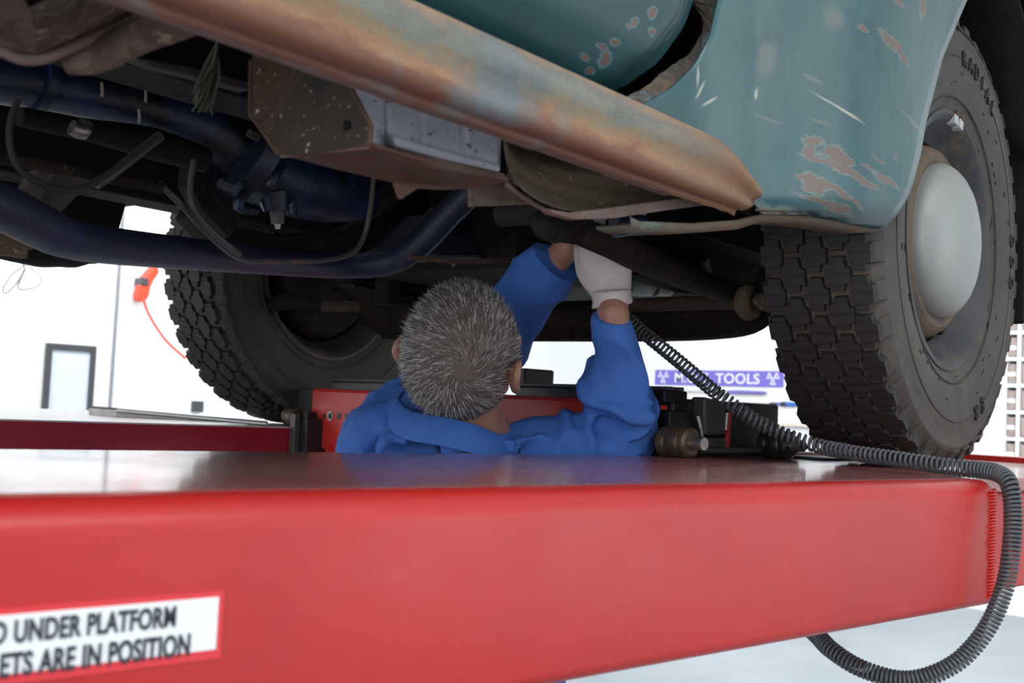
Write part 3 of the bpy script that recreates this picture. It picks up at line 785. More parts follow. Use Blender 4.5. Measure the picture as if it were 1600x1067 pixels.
# ---- front axle, steering and springs
def carpath(pts): return [C(*p) for p in pts]
tube('front_axle', carpath([(1.90, .80, 1.79), (1.90, .86, 1.785), (1.90, .92, 1.70), (1.90, 1.02, 1.672), (1.90, 1.4, 1.668), (1.90, 1.8, 1.672), (1.90, 1.92, 1.70), (1.90, 2.0, 1.785), (1.90, 2.06, 1.79)]), [(.042, .024)]*9, m_dark2, car, 12, 6, up=(0, 0, 1))
tube('track_rod', [PV(1170, 472, .93), PV(1080, 474, 1.04), PV(990, 477, 1.18), PV(800, 486, 1.55), PV(640, 482, 1.86), PV(500, 478, 2.0)], [.014]*6, mat('brown_rod', (.05, .034, .024), .7, layers=[((.10, .07, .045), 30, .5, .75)], bump=(60, .4)), car, 12, 4)
m_knuckle = m_mud
tube('track_rod_end', [PV(1172, 452, .915), PV(1162, 460, .912), PV(1160, 475, .912), (PV(1166, 488, .912)), PV(1180, 488, .915)], [.010, .014, .015, .014, .011], m_knuckle, car, 12, 4)
tube('track_rod_end', [PV(1183, 470, .91), PV(1212, 474, .87)], [.016, .018], m_mud, car, 12, 1)
tube('steering_arm', [PV(500, 478, 2.0), PV(455, 470, 2.04), PV(420, 478, 2.06)], [.016, .02, .018], m_dark2, car, 10, 4)
tube('hub_flange', [PV(640, 500, 1.84), PV(600, 496, 1.88)], [.05, .05], m_dark2, car, 16, 1)
# leaf springs: four leaves each, arched
for v, lab in ((1.06, None), (1.76, None)):
    for k, (u0, u1, dz) in enumerate(((1.36, 2.62, 0), (1.46, 2.5, -.011), (1.56, 2.36, -.022), (1.66, 2.2, -.033))):
        bm = bmesh.new(); pts = []
        for i in range(13):
            u = u0+(u1-u0)*i/12; z = 1.785+dz-.055*(1-((u-1.95)/.62)**2)*.6
            pts.append(C(u, v, z))
        add_tube(bm, pts, [(.005, .026)]*13, 8, 1, up=(0, 0, 1))
        bm_obj('spring_leaf', bm, m_dark2, car)
    tube('spring_bush', [C(1.36, v-.045, 1.785), C(1.36, v+.045, 1.785)], .021, m_rubber, car, 16, 1)
# rubber-covered shackle the mechanic is working on
tube('shackle_bush', [PZ(832, 357, 1.70), PZ(845, 352, 1.70), PZ(868, 356, 1.71), PZ(895, 358, 1.72), PZ(920, 356, 1.73)], [.016, .022, .021, .019, .021], m_rubber, car, 14, 4)
tube('bush_ring', [PZ(862, 356, 1.708), PZ(870, 356, 1.712)], [.0235, .0235], m_rubber, car, 16, 1)
tube('drag_link', [PZ(905, 362, 1.66), PZ(950, 378, 1.69), PZ(1000, 402, 1.76), PZ(1060, 428, 1.86), PZ(1130, 455, 2.0)], [.020, .023, .024, .022, .02], m_dark2, car, 12, 4)
tube('steering_box', [PV(960, 352, 1.0), PV(985, 350, 1.0), PV(1005, 356, 1.0)], [.018, .02, .014], m_blue, car, 12, 4)
tube('anti_roll_bar', [PV(1095, 400, 1.02), PV(1105, 440, 1.08), PV(1110, 470, 1.14)], .014, m_dark, car, 10, 4)
tube('shock_absorber', [C(1.72, 1.12, 1.69), C(1.72, 1.12, 1.92)], [.026, .026], m_dark, car, 14, 1)
tube('shock_absorber', [C(1.72, 1.70, 1.69), C(1.72, 1.70, 1.92)], [.026, .026], m_dark, car, 14, 1)
slab('splash_plate', [PV(1005, 372, 1.10), PV(1195, 372, 1.10), PV(1205, 455, 1.10), PV(1090, 462, 1.10), PV(1000, 430, 1.10)], VX*.01, m_dark, car)
slab('cross_plate', [PV(930, 400, 1.30), PV(1120, 400, 1.30), PV(1120, 462, 1.30), PV(965, 460, 1.30)], VX*.01, m_dark, car)
m_pot = mat('grey_green_casting', (.20, .22, .20), .6, layers=[((.10, .09, .075), 14, .45, .65)], bump=(60, .4))
tube('brake_cylinder', [PV(978, 446, 1.24), PV(1000, 445, 1.24), PV(1024, 449, 1.24)], [.020, .024, .018], m_pot, car, 14, 4)
tube('brake_cylinder', [PV(1022, 452, 1.23), PV(1045, 455, 1.23)], [.014, .012], m_pot, car, 12, 1)
# ---- sump and bell housing
tube('sump', [PV(735, 352, 1.36), PV(760, 354, 1.34), PV(800, 356, 1.32), PV(870, 356, 1.30)], [(.062, .12), (.066, .13), (.064, .13), (.06, .12)], m_blue if False else m_dark, car, 16, 4, up=(0, 0, 1))
bm = bmesh.new(); add_slab(bm, [PV(655, 400, 1.30), PV(700, 405, 1.30), PV(790, 404, 1.30), PV(858, 396, 1.30), PV(860, 330, 1.30), PV(720, 330, 1.30)], VX*.28)
bm_obj('sump_pan', bm, mat('blue_black_pan', (.016, .018, .028), .5, layers=[((.035, .025, .018), 14, .5, .7)], bump=(40, .3)), car, bevel=.006)
slab('sump_tab', [PV(706, 404, 1.21), PV(716, 404, 1.21), PV(711, 418, 1.21)], VX*.006, m_mud, car)
tube('drip_rail', [PV(640, 402, 1.21), PV(740, 409, 1.21), PV(850, 402, 1.21)], .004, m_rust, car, 8, 4)
# ---- gearbox and blue torque tube
gv = 1.36
tube('torque_tube', [PV(-60, 110, gv), PV(60, 128, gv), PV(200, 158, gv), (PV(300, 190, gv)), PV(368, 228, gv)], [.034, .036, .038, .042, .050], m_blue, car, 20, 5)
tube('tube_collar', [PV(52, 124, gv), PV(66, 128, gv)], [.044, .044], m_blue, car, 20, 1)
tube('gearbox_flange', [PV(368, 228, gv-.01), PV(392, 244, gv-.01)], [.073, .073], m_blue, car, 24, 1)
for px, py in ((398, 212), (352, 290)):
    tube('flange_bolt', [PV(px-9, py-4, gv-.06), PV(px+6, py+3, gv-.06)], .007, m_dgrey, car, 6, 1)
tube('gearbox', [PV(392, 246, gv), PV(410, 262, gv), PV(450, 282, gv), PV(500, 292, gv), PV(545, 300, gv), PV(575, 310, gv)], [.060, .056, .054, .056, .050, .035], m_blue, car, 20, 5)
tube('gearbox_rib', [PV(384, 300, gv-.05), PV(372, 322, gv-.05), PV(400, 328, gv-.04)], .008, m_blue, car, 10, 4)
tube('gearbox_rib', [PV(440, 250, gv-.06), PV(428, 276, gv-.065), PV(420, 290, gv-.06)], .010, m_blue, car, 10, 4)
tube('drain_plug', [PV(432, 322, gv-.02), PV(434, 350, gv-.02)], [.013, .011], m_dgrey, car, 6, 1)
tube('drain_plug_tip', [PV(434, 350, gv-.02), PV(434, 358, gv-.02)], [.006, .004], m_steel, car, 8, 1)
tube('drain_boss', [PV(428, 300, gv-.02), PV(432, 328, gv-.02)], [.026, .020], m_blue, car, 14, 1)
tube('filler_boss', [PV(456, 318, gv-.04), PV(457, 334, gv-.04)], [.007, .007], m_blue, car, 10, 1)
slab('gearbox_mount', [PV(300, 245, gv+.02), PV(345, 262, gv+.02), PV(380, 330, gv+.02), PV(360, 372, gv+.02), PV(318, 330, gv+.02), PV(296, 290, gv+.02)], VX*.03, m_dark2, car)
# ---- cross tube (navy) and the channel it meets
tube('cross_tube', [PV(-70, 300, 1.02), PV(0, 322, 1.04), PV(60, 352, 1.07), PV(120, 376, 1.10), PV(250, 392, 1.2), PV(400, 406, 1.33), PV(520, 415, 1.40), PV(600, 411, 1.36), PV(650, 386, 1.30), PV(705, 330, 1.24), PV(745, 292, 1.2)], [.0225, .0225, .0225, .021, .021, .021, .021, .022, .023, .023, .023], m_tubeblue, car, 18, 5)
slab('channel_member', [PV(x, y, 1.44) for x, y in ((318, 305), (360, 352), (430, 366), (530, 362), (590, 338), (640, 296), (712, 292), (655, 345), (600, 385), (540, 402), (430, 408), (350, 392), (300, 340))], VX*.045, m_dark2, car, .003)
tube('channel_lip', [PV(x, y, 1.425) for x, y in ((712, 292), (655, 346), (600, 386), (540, 403), (430, 409), (350, 393))], .0045, mat('brown_edge', (.075, .055, .042), .7, layers=[((.14, .08, .05), 16, .5, .75)], bump=(60, .3)), car, 8, 4)
tube('chalk_mark', [PV(232, 374, 1.163), PV(236, 384, 1.163), PV(233, 392, 1.163)], .0016, mat('chalk', (.5, .5, .5), .9), car, 6, 3)
# ---- pipes and cables
tube('brake_pipe', [PV(x, y, v) for x, y, v in ((248, 286, 1.16), (282, 318, 1.16), (330, 370, 1.18), (372, 402, 1.2), (420, 408, 1.22), (500, 407, 1.24), (548, 396, 1.25), (568, 370, 1.25), (578, 330, 1.24), (584, 275, 1.22))], .0042, m_pipe, car, 8, 5)
tube('brake_pipe', [PV(x, y, 1.15) for x, y in ((303, 250), (297, 290), (302, 325), (332, 362), (375, 398))], .004, m_pipe, car, 8, 5)
tube('cable', [PV(x, y, 1.05) for x, y in ((28, 155), (15, 200), (22, 250), (55, 283), (100, 297), (135, 292), (165, 275), (250, 212))], .0035, m_rubber, car, 8, 5)
tube('cable', [PV(x, y, 1.1) for x, y in ((250, 212), (180, 268), (150, 288))], .006, m_dgrey, car, 8, 3)
tube('hydraulic_line', [PV(x, y, 1.12) for x, y in ((-60, 236), (0, 247), (90, 262), (180, 280), (252, 294))], .0065, m_dark2, car, 10, 3)
tube('cross_shaft', [PV(x, y, 1.3) for x, y in ((30, 182), (120, 200), (240, 225), (320, 250))], [.012, .014, .022, .018], m_dark, car, 10, 3)
tube('clevis', [PV(112, 198, 1.22), PV(128, 204, 1.22), PV(134, 190, 1.22)], [.009, .011, .008], m_steel, car, 10, 3)
m_brk = mat('grey_brown_bracket', (.055, .045, .040), .7, layers=[((.10, .08, .07), 20, .5, .7)], bump=(50, .4))
slab('rear_bracket', [PV(x, y, 1.2) for x, y in ((58, 264), (80, 268), (62, 322), (32, 305))], VX*.02, m_brk, car)
slab('rear_bracket', [PV(x, y, 1.22) for x, y in ((85, 270), (148, 278), (92, 336), (66, 318))], VX*.02, m_brk, car)
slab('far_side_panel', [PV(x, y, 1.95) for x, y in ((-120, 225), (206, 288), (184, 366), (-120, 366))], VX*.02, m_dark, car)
# rear lower lump: silencer with a reddish edge
tube('silencer', [PV(-40, 352, 1.35), PV(10, 366, 1.35), (PV(60, 380, 1.35)), PV(110, 392, 1.35), PV(152, 400, 1.35)], [.03, .032, .030, .022, .008], m_dark, car, 14, 4)
slab('rusty_tab', [PV(x, y, 1.30) for x, y in ((-20, 340), (48, 362), (60, 386), (44, 392), (44, 404), (20, 400), (-20, 396))], VX*.015, m_mud, car)
slab('red_strip', [PV(x, y, 1.34) for x, y in ((70, 406), (152, 407), (154, 412), (100, 413))], VX*.01, m_rust, car)
# ---- brace and hanging dirt
slab('body_brace', [PV(x, y, .98) for x, y in ((205, 88), (300, 104), (392, 128), (392, 142), (300, 118), (240, 104))], VX*.02, mat('grey_brace', (.05, .045, .045), .75, layers=[((.09, .08, .08), 24, .5, .7)], bump=(60, .5)), car)
bm = bmesh.new(); rs = random.Random(4)
for k in range(46):
    t0 = rs.random(); x0, y0 = 341-3*rs.random(), 60+30*rs.random()
    x1, y1 = 322+rs.uniform(-22, 10), 150+rs.uniform(-20, 30)
    v = .95+rs.uniform(-.01, .01)
    mid = PV((x0+x1)/2+rs.uniform(-4, 8), (y0+y1)/2+rs.uniform(-6, 6), v)
    add_tube(bm, [PV(x0, y0, v), mid, PV(x1, y1, v)], [.0008, .0016, .001], 4, 2)
o = bm_obj('hanging_cobweb', bm, mat('cobweb_grey', (.10, .10, .075), .9), car, label='grey dusty cobweb hanging from the sill'); o['kind'] = 'stuff'
# spots on the torque tube and the round weld mark
for px, py in ((160, 143), (228, 152), (218, 185)):
    tube('paint_run', [PV(px-1, py-14, gv-.043), PV(px, py, gv-.044), PV(px-1, py+8, gv-.043)], .0022, mat('pale_run', (.30, .27, .24), .7), car, 6, 3)

# ---- outriggers
# upper left: pressed body outrigger and its round edge
out = mat('dirty_outrigger', (.085, .056, .046), .9, layers=[((.17, .12, .095), 20, .48, .62), ((.32, .25, .17), 55, .58, .66), ((.04, .028, .024), 12, .55, .72)], bump=(45, .9))
tube('outrigger_tube', [PV(108, 92, .80), PV(150, 88, .78), PV(215, 58, .74), PV(275, 34, .70), PV(325, 12, .668)], [(.012, .012), (.0125, .014), (.0125, .014), (.0135, .014), (.015, .014)], out, car, 18, 5)
bm = bmesh.new()
upp = [(-60, 70), (0, 76), (30, 88), (64, 90), (100, 76), (160, 50), (215, 24), (250, 4), (270, -40)]
for hole_side in (0,):
    add_slab(bm, [PV(x, y, .74+.0003*(260-x)) for x, y in upp]+[PV(x, y, .70) for x, y in ((180, -60), (130, -30), (112, 8), (80, 20), (50, 14), (34, -10), (-60, -40))], VX*.012)
bm_obj('outrigger_plate', bm, out, car, bevel=.002)
tube('outrigger_lip', [PV(x, y, .735+.0003*(260-x)) for x, y in ((-60, 72), (0, 80), (30, 92), (64, 93), (100, 79), (160, 53), (215, 27), (250, 8))], .0042, m_rustpink, car, 10, 4)
# end plate of the battery carrier, facing back along the car
uO = .640
op = [PU(x, y, uO) for x, y in ((393, 80), (391, 178), (436, 241), (470, 243), (577, 226), (580, 196), (546, 132), (532, 118), (520, 80))]
pl_ = slab('carrier_plate', op, UX*.004, m_plate, car, .001)
tube('plate_hole', [PU(543, 190, uO-.0008), PU(543, 203, uO-.0008)], .0035, m_dark, car, 10, 1)
tube('plate_edge', [PU(x, y, uO) for x, y in ((392, 95), (391, 178), (436, 241))], .0022, m_rust, car, 8, 1)
tube('plate_edge', [PU(x, y, uO) for x, y in ((546, 132), (580, 197), (577, 226))], .0022, m_rust, car, 8, 1)
# bottom rails of the carrier
def pv(l, v): return [PV(x, y, v) for x, y in l]
slab('carrier_rail', pv(((580, 226), (700, 250), (788, 270), (800, 283), (700, 266), (580, 240)), .682), VX*.01, m_rust, car)
slab('carrier_floor', [PU(438, 243, uO), PU(577, 228, uO), PV(700, 264, .684), PV(796, 283, .684), PV(770, 290, .70), PV(690, 294, .73), PV(630, 290, .76), PV(540, 268, .78)], (0, 0, .004), m_rust, car)
slab('carrier_tab', pv(((618, 284), (660, 291), (628, 312)), .71), VX*.006, m_rust, car)
# the dusty aluminium box with its ribbed side
alu_v = .708
slab('battery_box', pv(((536, 100), (600, 100), (786, 180), (783, 268), (700, 248), (580, 226), (578, 196), (540, 132)), alu_v), VX*.10, m_alu, car, .003)
for x0, x1, yb in ((660, 722, (232, 246)), (729, 782, (248, 258))):
    slab('box_panel', pv(((x0, 120), (x1, 130), (x1, yb[1]), (x0, yb[0])), alu_v-.004), VX*.012, m_alu, car, .005)
slab('box_panel', pv(((606, 110), (653, 110), (652, 226), (606, 210)), alu_v-.004), VX*.006, m_alu, car, .003)
slab('box_rim', pv(((612, 207), (660, 221), (784, 256), (784, 270), (700, 252), (618, 229)), alu_v-.013), VX*.012, m_alu, car, .004)
tube('carrier_lip', [PV(x, y, .725) for x, y in ((628, 287), (680, 292), (740, 290), (796, 284))], .0028, m_rust, car, 8, 3)
tube('carrier_lip', [PU(440, 243, uO+.004), PU(577, 228, uO+.004)], .0024, m_rustpink, car, 8, 1)
# front outrigger: flange plate, pressed shell, mud-caked tube, lower lip
slab('flange_plate', pv(((735, 288), (790, 290), (832, 310), (832, 319), (735, 323)), .76), VX*.004, mat('mottled_flange', (.20, .16, .13), .8, layers=[((.12, .07, .04), 26, .5, .7), ((.30, .28, .25), 14, .6, .75)], bump=(70, .4)), car, .001)
bm = bmesh.new()
sh0 = [(786, 205), (788, 262), (812, 300), (850, 322), (890, 336), (960, 330), (1040, 318), (1120, 312), (1182, 326)]
sh1 = [(786, 205), (800, 240), (845, 262), (890, 274), (940, 276), (1000, 280), (1060, 284), (1120, 296), (1182, 318)]
r0 = [PV(x, y, .70-.04*i/8) for i, (x, y) in enumerate(sh0)]
r1 = [PV(x, y+8, .80-.10*i/8) for i, (x, y) in enumerate(sh1)]
r2 = [PV(x, y-34, .84-.12*i/8) for i, (x, y) in enumerate(sh1)]
rows = [[bm.verts.new(p) for p in r] for r in (r0, r1, r2)]
for a_, b_ in zip(rows, rows[1:]):
    for k in range(8): bm.faces.new((a_[k], a_[k+1], b_[k+1], b_[k]))
bm_obj('outrigger_shell', bm, m_mud, car, smooth=True, solid=.003, sub=2)
tube('outrigger_tube', [PV(800, 262, .80), PV(850, 280, .77), PV(900, 290, .75), PV(960, 292, .73), PV(1020, 294, .71), PV(1085, 296, .69)], [.018, .017, .016, .015, .013, .009], m_mud, car, 16, 4)
bm = bmesh.new()
lipb = [(866, 334), (900, 343), (960, 341), (1040, 329), (1120, 318), (1178, 330)]
lipt = [(858, 326), (890, 332), (950, 325), (1040, 312), (1118, 303), (1176, 322)]
add_slab(bm, [PV(x, y, .655) for x, y in lipt]+[PV(x, y, .655) for x, y in lipb[::-1]], VX*.012)
bm_obj('outrigger_lip', bm, m_rustpink, car, bevel=.0015)
tube('outrigger_edge', [PV(x, y, .705) for x, y in ((790, 286), (815, 306), (840, 322), (866, 334))], .0025, m_rustpink, car, 8, 4)
tube('rubber_stop', [PV(1005, 350, .78), PV(960, 352, .80)], [.012, .016], m_blue, car, 12, 1)
slab('lower_wing_strip', [PV(x, y, .668) for x, y in ((985, 346), (1000, 352), (1080, 352), (1150, 346), (1190, 336), (1188, 346), (1150, 358), (1080, 362), (1000, 361))], VX*.02, m_rust, car)

# ================================================================ MECHANIC
D = 1.80
man = thing('person', 'grey haired man in blue overalls reaching up under the car with pale gloves', 'person', tuple(Vector((PZ(715, 690, D).x, PZ(715, 690, D).y, 0))))
m_skin = mat('skin', (.42, .215, .15), .5, layers=[((.36, .16, .11), 18, .45, .7)], bump=(160, .12))
m_ovr = mat('blue_overalls', (.062, .175, .55), .8, layers=[((.052, .148, .48), 6, .4, .7)], bump=(16, .55, (1, 1, .5)), spec=.25)
def crease(m, scale, strength, dist):
    nt = m.node_tree; tc = NN(nt, 'ShaderNodeTexCoord').outputs['Object']
    n = NN(nt, 'ShaderNodeTexNoise', {'Vector': tc, 'Scale': scale, 'Detail': 3.0, 'Roughness': .45, 'Distortion': 1.2}, noise_type='RIDGED_MULTIFRACTAL', normalize=True).outputs['Fac']
    b = NN(nt, 'ShaderNodeBump', {'Height': n, 'Strength': strength, 'Distance': dist})
    old = nt.nodes['Principled BSDF'].inputs['Normal']
    if old.links: nt.links.new(old.links[0].from_socket, b.inputs['Normal'])
    nt.links.new(b.outputs[0], old)
m_glove = mat('pale_latex_glove', (.66, .60, .59), .5, layers=[((.58, .50, .49), 20, .45, .75)], bump=(60, .12))
def remesh_obj(name, bm, m, parent, vox, smooth_it=4, label=None, disp=None):
    o = bm_obj(name, bm, m, parent, smooth=True, label=label)
    r = o.modifiers.new('union', 'REMESH'); r.mode = 'VOXEL'; r.voxel_size = vox; r.use_smooth_shade = True
    s = o.modifiers.new('smooth', 'SMOOTH'); s.factor = .5; s.iterations = smooth_it
    if disp:
        for i, (sc_, st) in enumerate(disp):
            
            if i == 0: t = bpy.data.textures.new('fold', 'CLOUDS'); t.noise_scale = sc_; t.noise_depth = 1
            else:
                t = bpy.data.textures.new('fold', 'MUSGRAVE'); t.musgrave_type = 'RIDGED_MULTIFRACTAL'; t.noise_scale = sc_; t.octaves = 1.5; t.noise_intensity = .5; t.offset = .9; t.gain = 1.0

            d = o.modifiers.new('fold', 'DISPLACE'); d.texture = t; d.strength = st; d.mid_level = .5 if i == 0 else .30; d.texture_coords = 'LOCAL'
    return o
# ---- head frame: looking up, away and a little to the right
HC = PZ(722, 556, 1.70)
hf = (R*.36 + U*.62 + F*.70).normalized()
hr = (R*.93 - F*.34 - U*.22); hr = (hr-hf*hr.dot(hf)).normalized()
hu = hr.cross(hf).normalized()
HM = Matrix((hr, hf, hu)).transposed().to_4x4(); HM.translation = HC
def skull_pt(d, grow=0.0):
    """d: unit direction in head axes (x right, y face, z crown)"""
    x, y, z = d
    a, b, c = .078, .098, .112
    p = Vector((a*x, b*y, c*z))
    if z < 0:
        k = -z
        p.x *= 1-.26*k**1.6
        if y < 0: p.y *= 1-.30*k**1.2; 
        else: p.y *= 1+.02*k
    if y < 0: p.y *= 1+.02*max(0, z)
    p.x *= 1+.05*max(0, -y)*max(0, .6+z)
    return p + Vector((d)).normalized()*grow
def add_sphere_fn(bm, fn, nu=40, nv=28):
    rows = []
    for j in range(nv+1):
        th = math.pi*j/nv
        if j in (0, nv): rows.append([bm.verts.new(fn(Vector((0, 0, math.cos(th)))))])
        else: rows.append([bm.verts.new(fn(Vector((math.sin(th)*math.cos(2*math.pi*i/nu), math.sin(th)*math.sin(2*math.pi*i/nu), math.cos(th))))) for i in range(nu)])
    for a, b in zip(rows, rows[1:]):
        for i in range(nu):
            i2 = (i+1) % nu
            if len(a) == 1: bm.faces.new((a[0], b[i], b[i2]))
            elif len(b) == 1: bm.faces.new((a[i], b[0], a[i2]))
            else: bm.faces.new((a[i], b[i], b[i2], a[i2]))
def ell(bm, mtx, c, rad, n=14):
    add_sphere_fn(bm, lambda d: mtx @ (Vector(c)+Vector((d.x*rad[0], d.y*rad[1], d.z*rad[2]))), n, max(8, n*2//3))
body = bmesh.new()
add_sphere_fn(body, lambda d: HM @ skull_pt(d))
# face: brow, nose, cheeks, lips, chin, ears
ell(body, HM, (0, .083, .020), (.055, .014, .010))
add_tube(body, [HM @ Vector(p) for p in ((0, .090, .018), (0, .104, -.006), (0, .118, -.030), (0, .104, -.038))], [.008, .010, .014, .011], 10, 4)
for s in (-1, 1):
    ell(body, HM, (.012*s, .104, -.034), (.009, .010, .008), 10)
    ell(body, HM, (.040*s, .080, -.022), (.024, .016, .022))
    ell(body, HM, (.030*s, .088, .004), (.013, .008, .008), 12)
    # ear: helix rim, bowl and lobe
    ex = .0775*s
    add_tube(body, [HM @ Vector((ex+.004*s, .006, -.020)), HM @ Vector((ex+.012*s, .004, .006)), HM @ Vector((ex+.018*s, -.012, .016)), HM @ Vector((ex+.020*s, -.026, .006)), HM @ Vector((ex+.017*s, -.024, -.014)), HM @ Vector((ex+.010*s, -.010, -.034)), HM @ Vector((ex+.004*s, .002, -.040))], [.005, .005, .0055, .006, .0055, .0075, .006], 10, 5)
    ell(body, HM, (ex+.009*s, -.010, -.010), (.006, .017, .024), 12)
ell(body, HM, (0, .092, -.060), (.024, .010, .006)); ell(body, HM, (0, .091, -.071), (.021, .010, .007))
ell(body, HM, (0, .078, -.098), (.030, .020, .018)); ell(body, HM, (0, .045, -.090), (.052, .045, .028))
# neck, trunk core
NB = PZ(745, 700, 1.80)
HB = HM @ Vector((.002, -.018, -.085))
add_tube(body, [NB-Vector((0, 0, .06)), NB, NB.lerp(HB, .5), HB, HM @ Vector((0, .0, -.03))], [.07, .062, .056, .056, .05], 18, 4)
TC = lambda z, k=0: Vector((NB.x-.01, NB.y+.03, z))
add_tube(body, [TC(.95), TC(1.1), TC(1.3), NB-Vector((0, 0, .05))], [(.10, .15), (.095, .14), (.10, .16), (.07, .10)], 18, 4, up=Vector((.66, .75, 0)))
# ---- arms
SR, ER, WR = PZ(838, 728, 1.80), PZ(972, 674, 1.83), PZ(959, 499, 1.735)
SL, EL, WL = PZ(598, 700, 1.84), PZ(735, 575, 2.00), PZ(872, 404, 1.88)
add_tube(body, [NB-Vector((0, 0, .07)), SR, ER, ER.lerp(WR, .6), WR, PZ(956, 474, 1.752), PZ(952, 450, 1.752)], [.05, .034, .032, .030, .0245, .0250, .012], 16, 4)
add_tube(body, [NB-Vector((0, 0, .07)), SL, EL, EL.lerp(WL, .6), WL, PZ(888, 385, 1.865), PZ(900, 370, 1.86)], [.05, .034, .032, .032, .023, .022, .014], 16, 4)
# ---- hands: palm, four fingers, thumb
def hand(bm, w, d, back, thumb, k=1.0, curl=1.0, g=0.0):
    d = d.normalized(); back = (back-d*back.dot(d)).normalized(); t = (thumb-d*thumb.dot(d)-back*thumb.dot(back)).normalized()
    P = lambda a, b, c: w + d*(a*k) + t*(b*k) + back*(c*k)
    add_tube(bm, [P(-.012, 0, 0), P(.0, 0, 0), P(.02, .001, 0), P(.06, .003, .004), P(.092, .003, .004), P(.104, .003, 0)], [(.021+g, .028+g), (.020+g, .029+g), (.019+g, .034+g), (.017+g, .042+g), (.015+g, .042+g), (.008, .034)], 18, 4, up=back, fixed_up=True)
    for i, (b, L, r) in enumerate(((.031, .070, .0098), (.011, .080, .0100), (-.010, .074, .0096), (-.030, .058, .0086))):
        a0 = .094-.004*abs(i-1)
        ang = 0; p = P(a0, b, .0); pts = [P(.06, b*.85, .0), p]
        for seg, tw in ((.42, 42), (.32, 62), (.26, 40)):
            ang += R_(tw*curl); p = p+(d*math.cos(ang)-back*math.sin(ang))*(L*seg*k); pts.append(p)
        add_tube(bm, pts, [r+g, r*1.06+g, r*1.0+g, r*.92+g, r*.72+g], 10, 3)
        ell(bm, Matrix.Translation(P(a0, b, .006)), (0, 0, 0), (.0105+g, .0105+g, .0105+g), 10)
    add_tube(bm, [P(.012, .018, -.004), P(.040, .034, -.010), P(.074, .040, -.016), P(.106, .038, -.022)], [.015+g, .0145+g, .0115+g, .0085+g], 12, 4)
gl = bmesh.new()
d_r = PZ(946, 385, 1.775)-PZ(954, 470, 1.752)
hand(gl, PZ(955, 462, 1.754), d_r, -F+U*.1, -R, .98, .9, .001)
add_tube(gl, [PZ(956, 474, 1.754), PZ(956, 468, 1.7535), PZ(955, 454, 1.753)], [.0305, .0305, .031], 20, 3)
add_tube(gl, [PZ(957, 477, 1.754), PZ(956, 472, 1.754)], [.0325, .0322], 20, 1)
gl2 = bmesh.new()
d_l = PZ(925, 352, 1.86)-PZ(888, 385, 1.868)
hand(gl2, PZ(914, 364, 1.863), d_l, -F+R*.2, -U*.2+R, .95, .8, .001)
remesh_obj('body', body, m_skin, man, .0032, 3)
remesh_obj('glove', gl, m_glove, man, .0026, 3, label='pale disposable glove on the right hand')
remesh_obj('glove', gl2, m_glove, man, .0026, 3, label='pale disposable glove on the raised left hand')
# ---- overalls
ov = bmesh.new()
side = (SR-SL); side.z = 0; side.normalize(); fwd = Vector((-side.y, side.x, 0))
hip = Vector((NB.x+.02, NB.y+.04, .93))
add_tube(ov, [hip-Vector((0, 0, .08)), hip+Vector((0, 0, .05)), hip+Vector((0, 0, .22)), hip.lerp(NB, .72), NB.lerp(hip, .18), NB-Vector((0, 0, .045)), NB-Vector((0, 0, .012))], [(.12, .175), (.125, .175), (.12, .165), (.13, .195), (.12, .20), (.085, .155), (.062, .08)], 24, 5, up=fwd)
for s, foot in ((-1, .02), (1, .06)):
    hp0 = hip+side*(.085*s)
    add_tube(ov, [hp0-Vector((0, 0, -.02)), hp0-Vector((0, 0, .40))+fwd*.02, Vector((hp0.x+side.x*foot*s, hp0.y+side.y*foot*s, .14))], [.10, .078, .066], 18, 5)
RS = [SR, ER, WR]
def fold_rings(bm, a, b, t0, t1, n, r, amp, seed):
    q = random.Random(seed); ax = (b-a).normalized()
    for k in range(n):
        t = t0+(t1-t0)*k/(n-1)+q.uniform(-.03, .03); c = a.lerp(b, t); o1 = ax.orthogonal().normalized(); o1.rotate(Matrix.Rotation(q.uniform(0, 6.28), 3, ax)); o2 = ax.cross(o1)
        pts = []; ph = q.uniform(-.55, .55); a0 = q.uniform(0, 6.28); ln = q.uniform(2.2, 4.4)
        for i in range(12):
            g = a0+ln*i/11; rad = r*(1.07+.03*q.uniform(-1, 1))
            pts.append(c+(o1*math.cos(g)+o2*math.sin(g))*rad+ax*(ph*r*math.cos(g-a0)))
        rr = [amp*math.sin(math.pi*(i+.6)/12.2)+.002 for i in range(12)]
        add_tube(bm, pts, rr, 8, 2)
add_tube(ov, [NB-Vector((0, 0, .07))+side*.06, SR, SR.lerp(ER, .5), ER, ER.lerp(WR, .35), ER.lerp(WR, .75), WR, WR+(WR-ER).normalized()*.006], [.085, .076, .062, .058, .053, .042, .031, .029], 22, 5)
fold_rings(ov, SR, ER, .15, .9, 8, .055, .013, 2)
fold_rings(ov, ER, WR, .05, .5, 6, .054, .007, 5)
add_tube(ov, [NB-Vector((0, 0, .07))-side*.06, SL, SL.lerp(EL, .5), EL, EL.lerp(WL, .45), WL.lerp(EL, .12), WL], [.085, .080, .070, .070, .060, .054, .052], 22, 5)
fold_rings(ov, SL, EL, .1, .8, 6, .066, .013, 8)
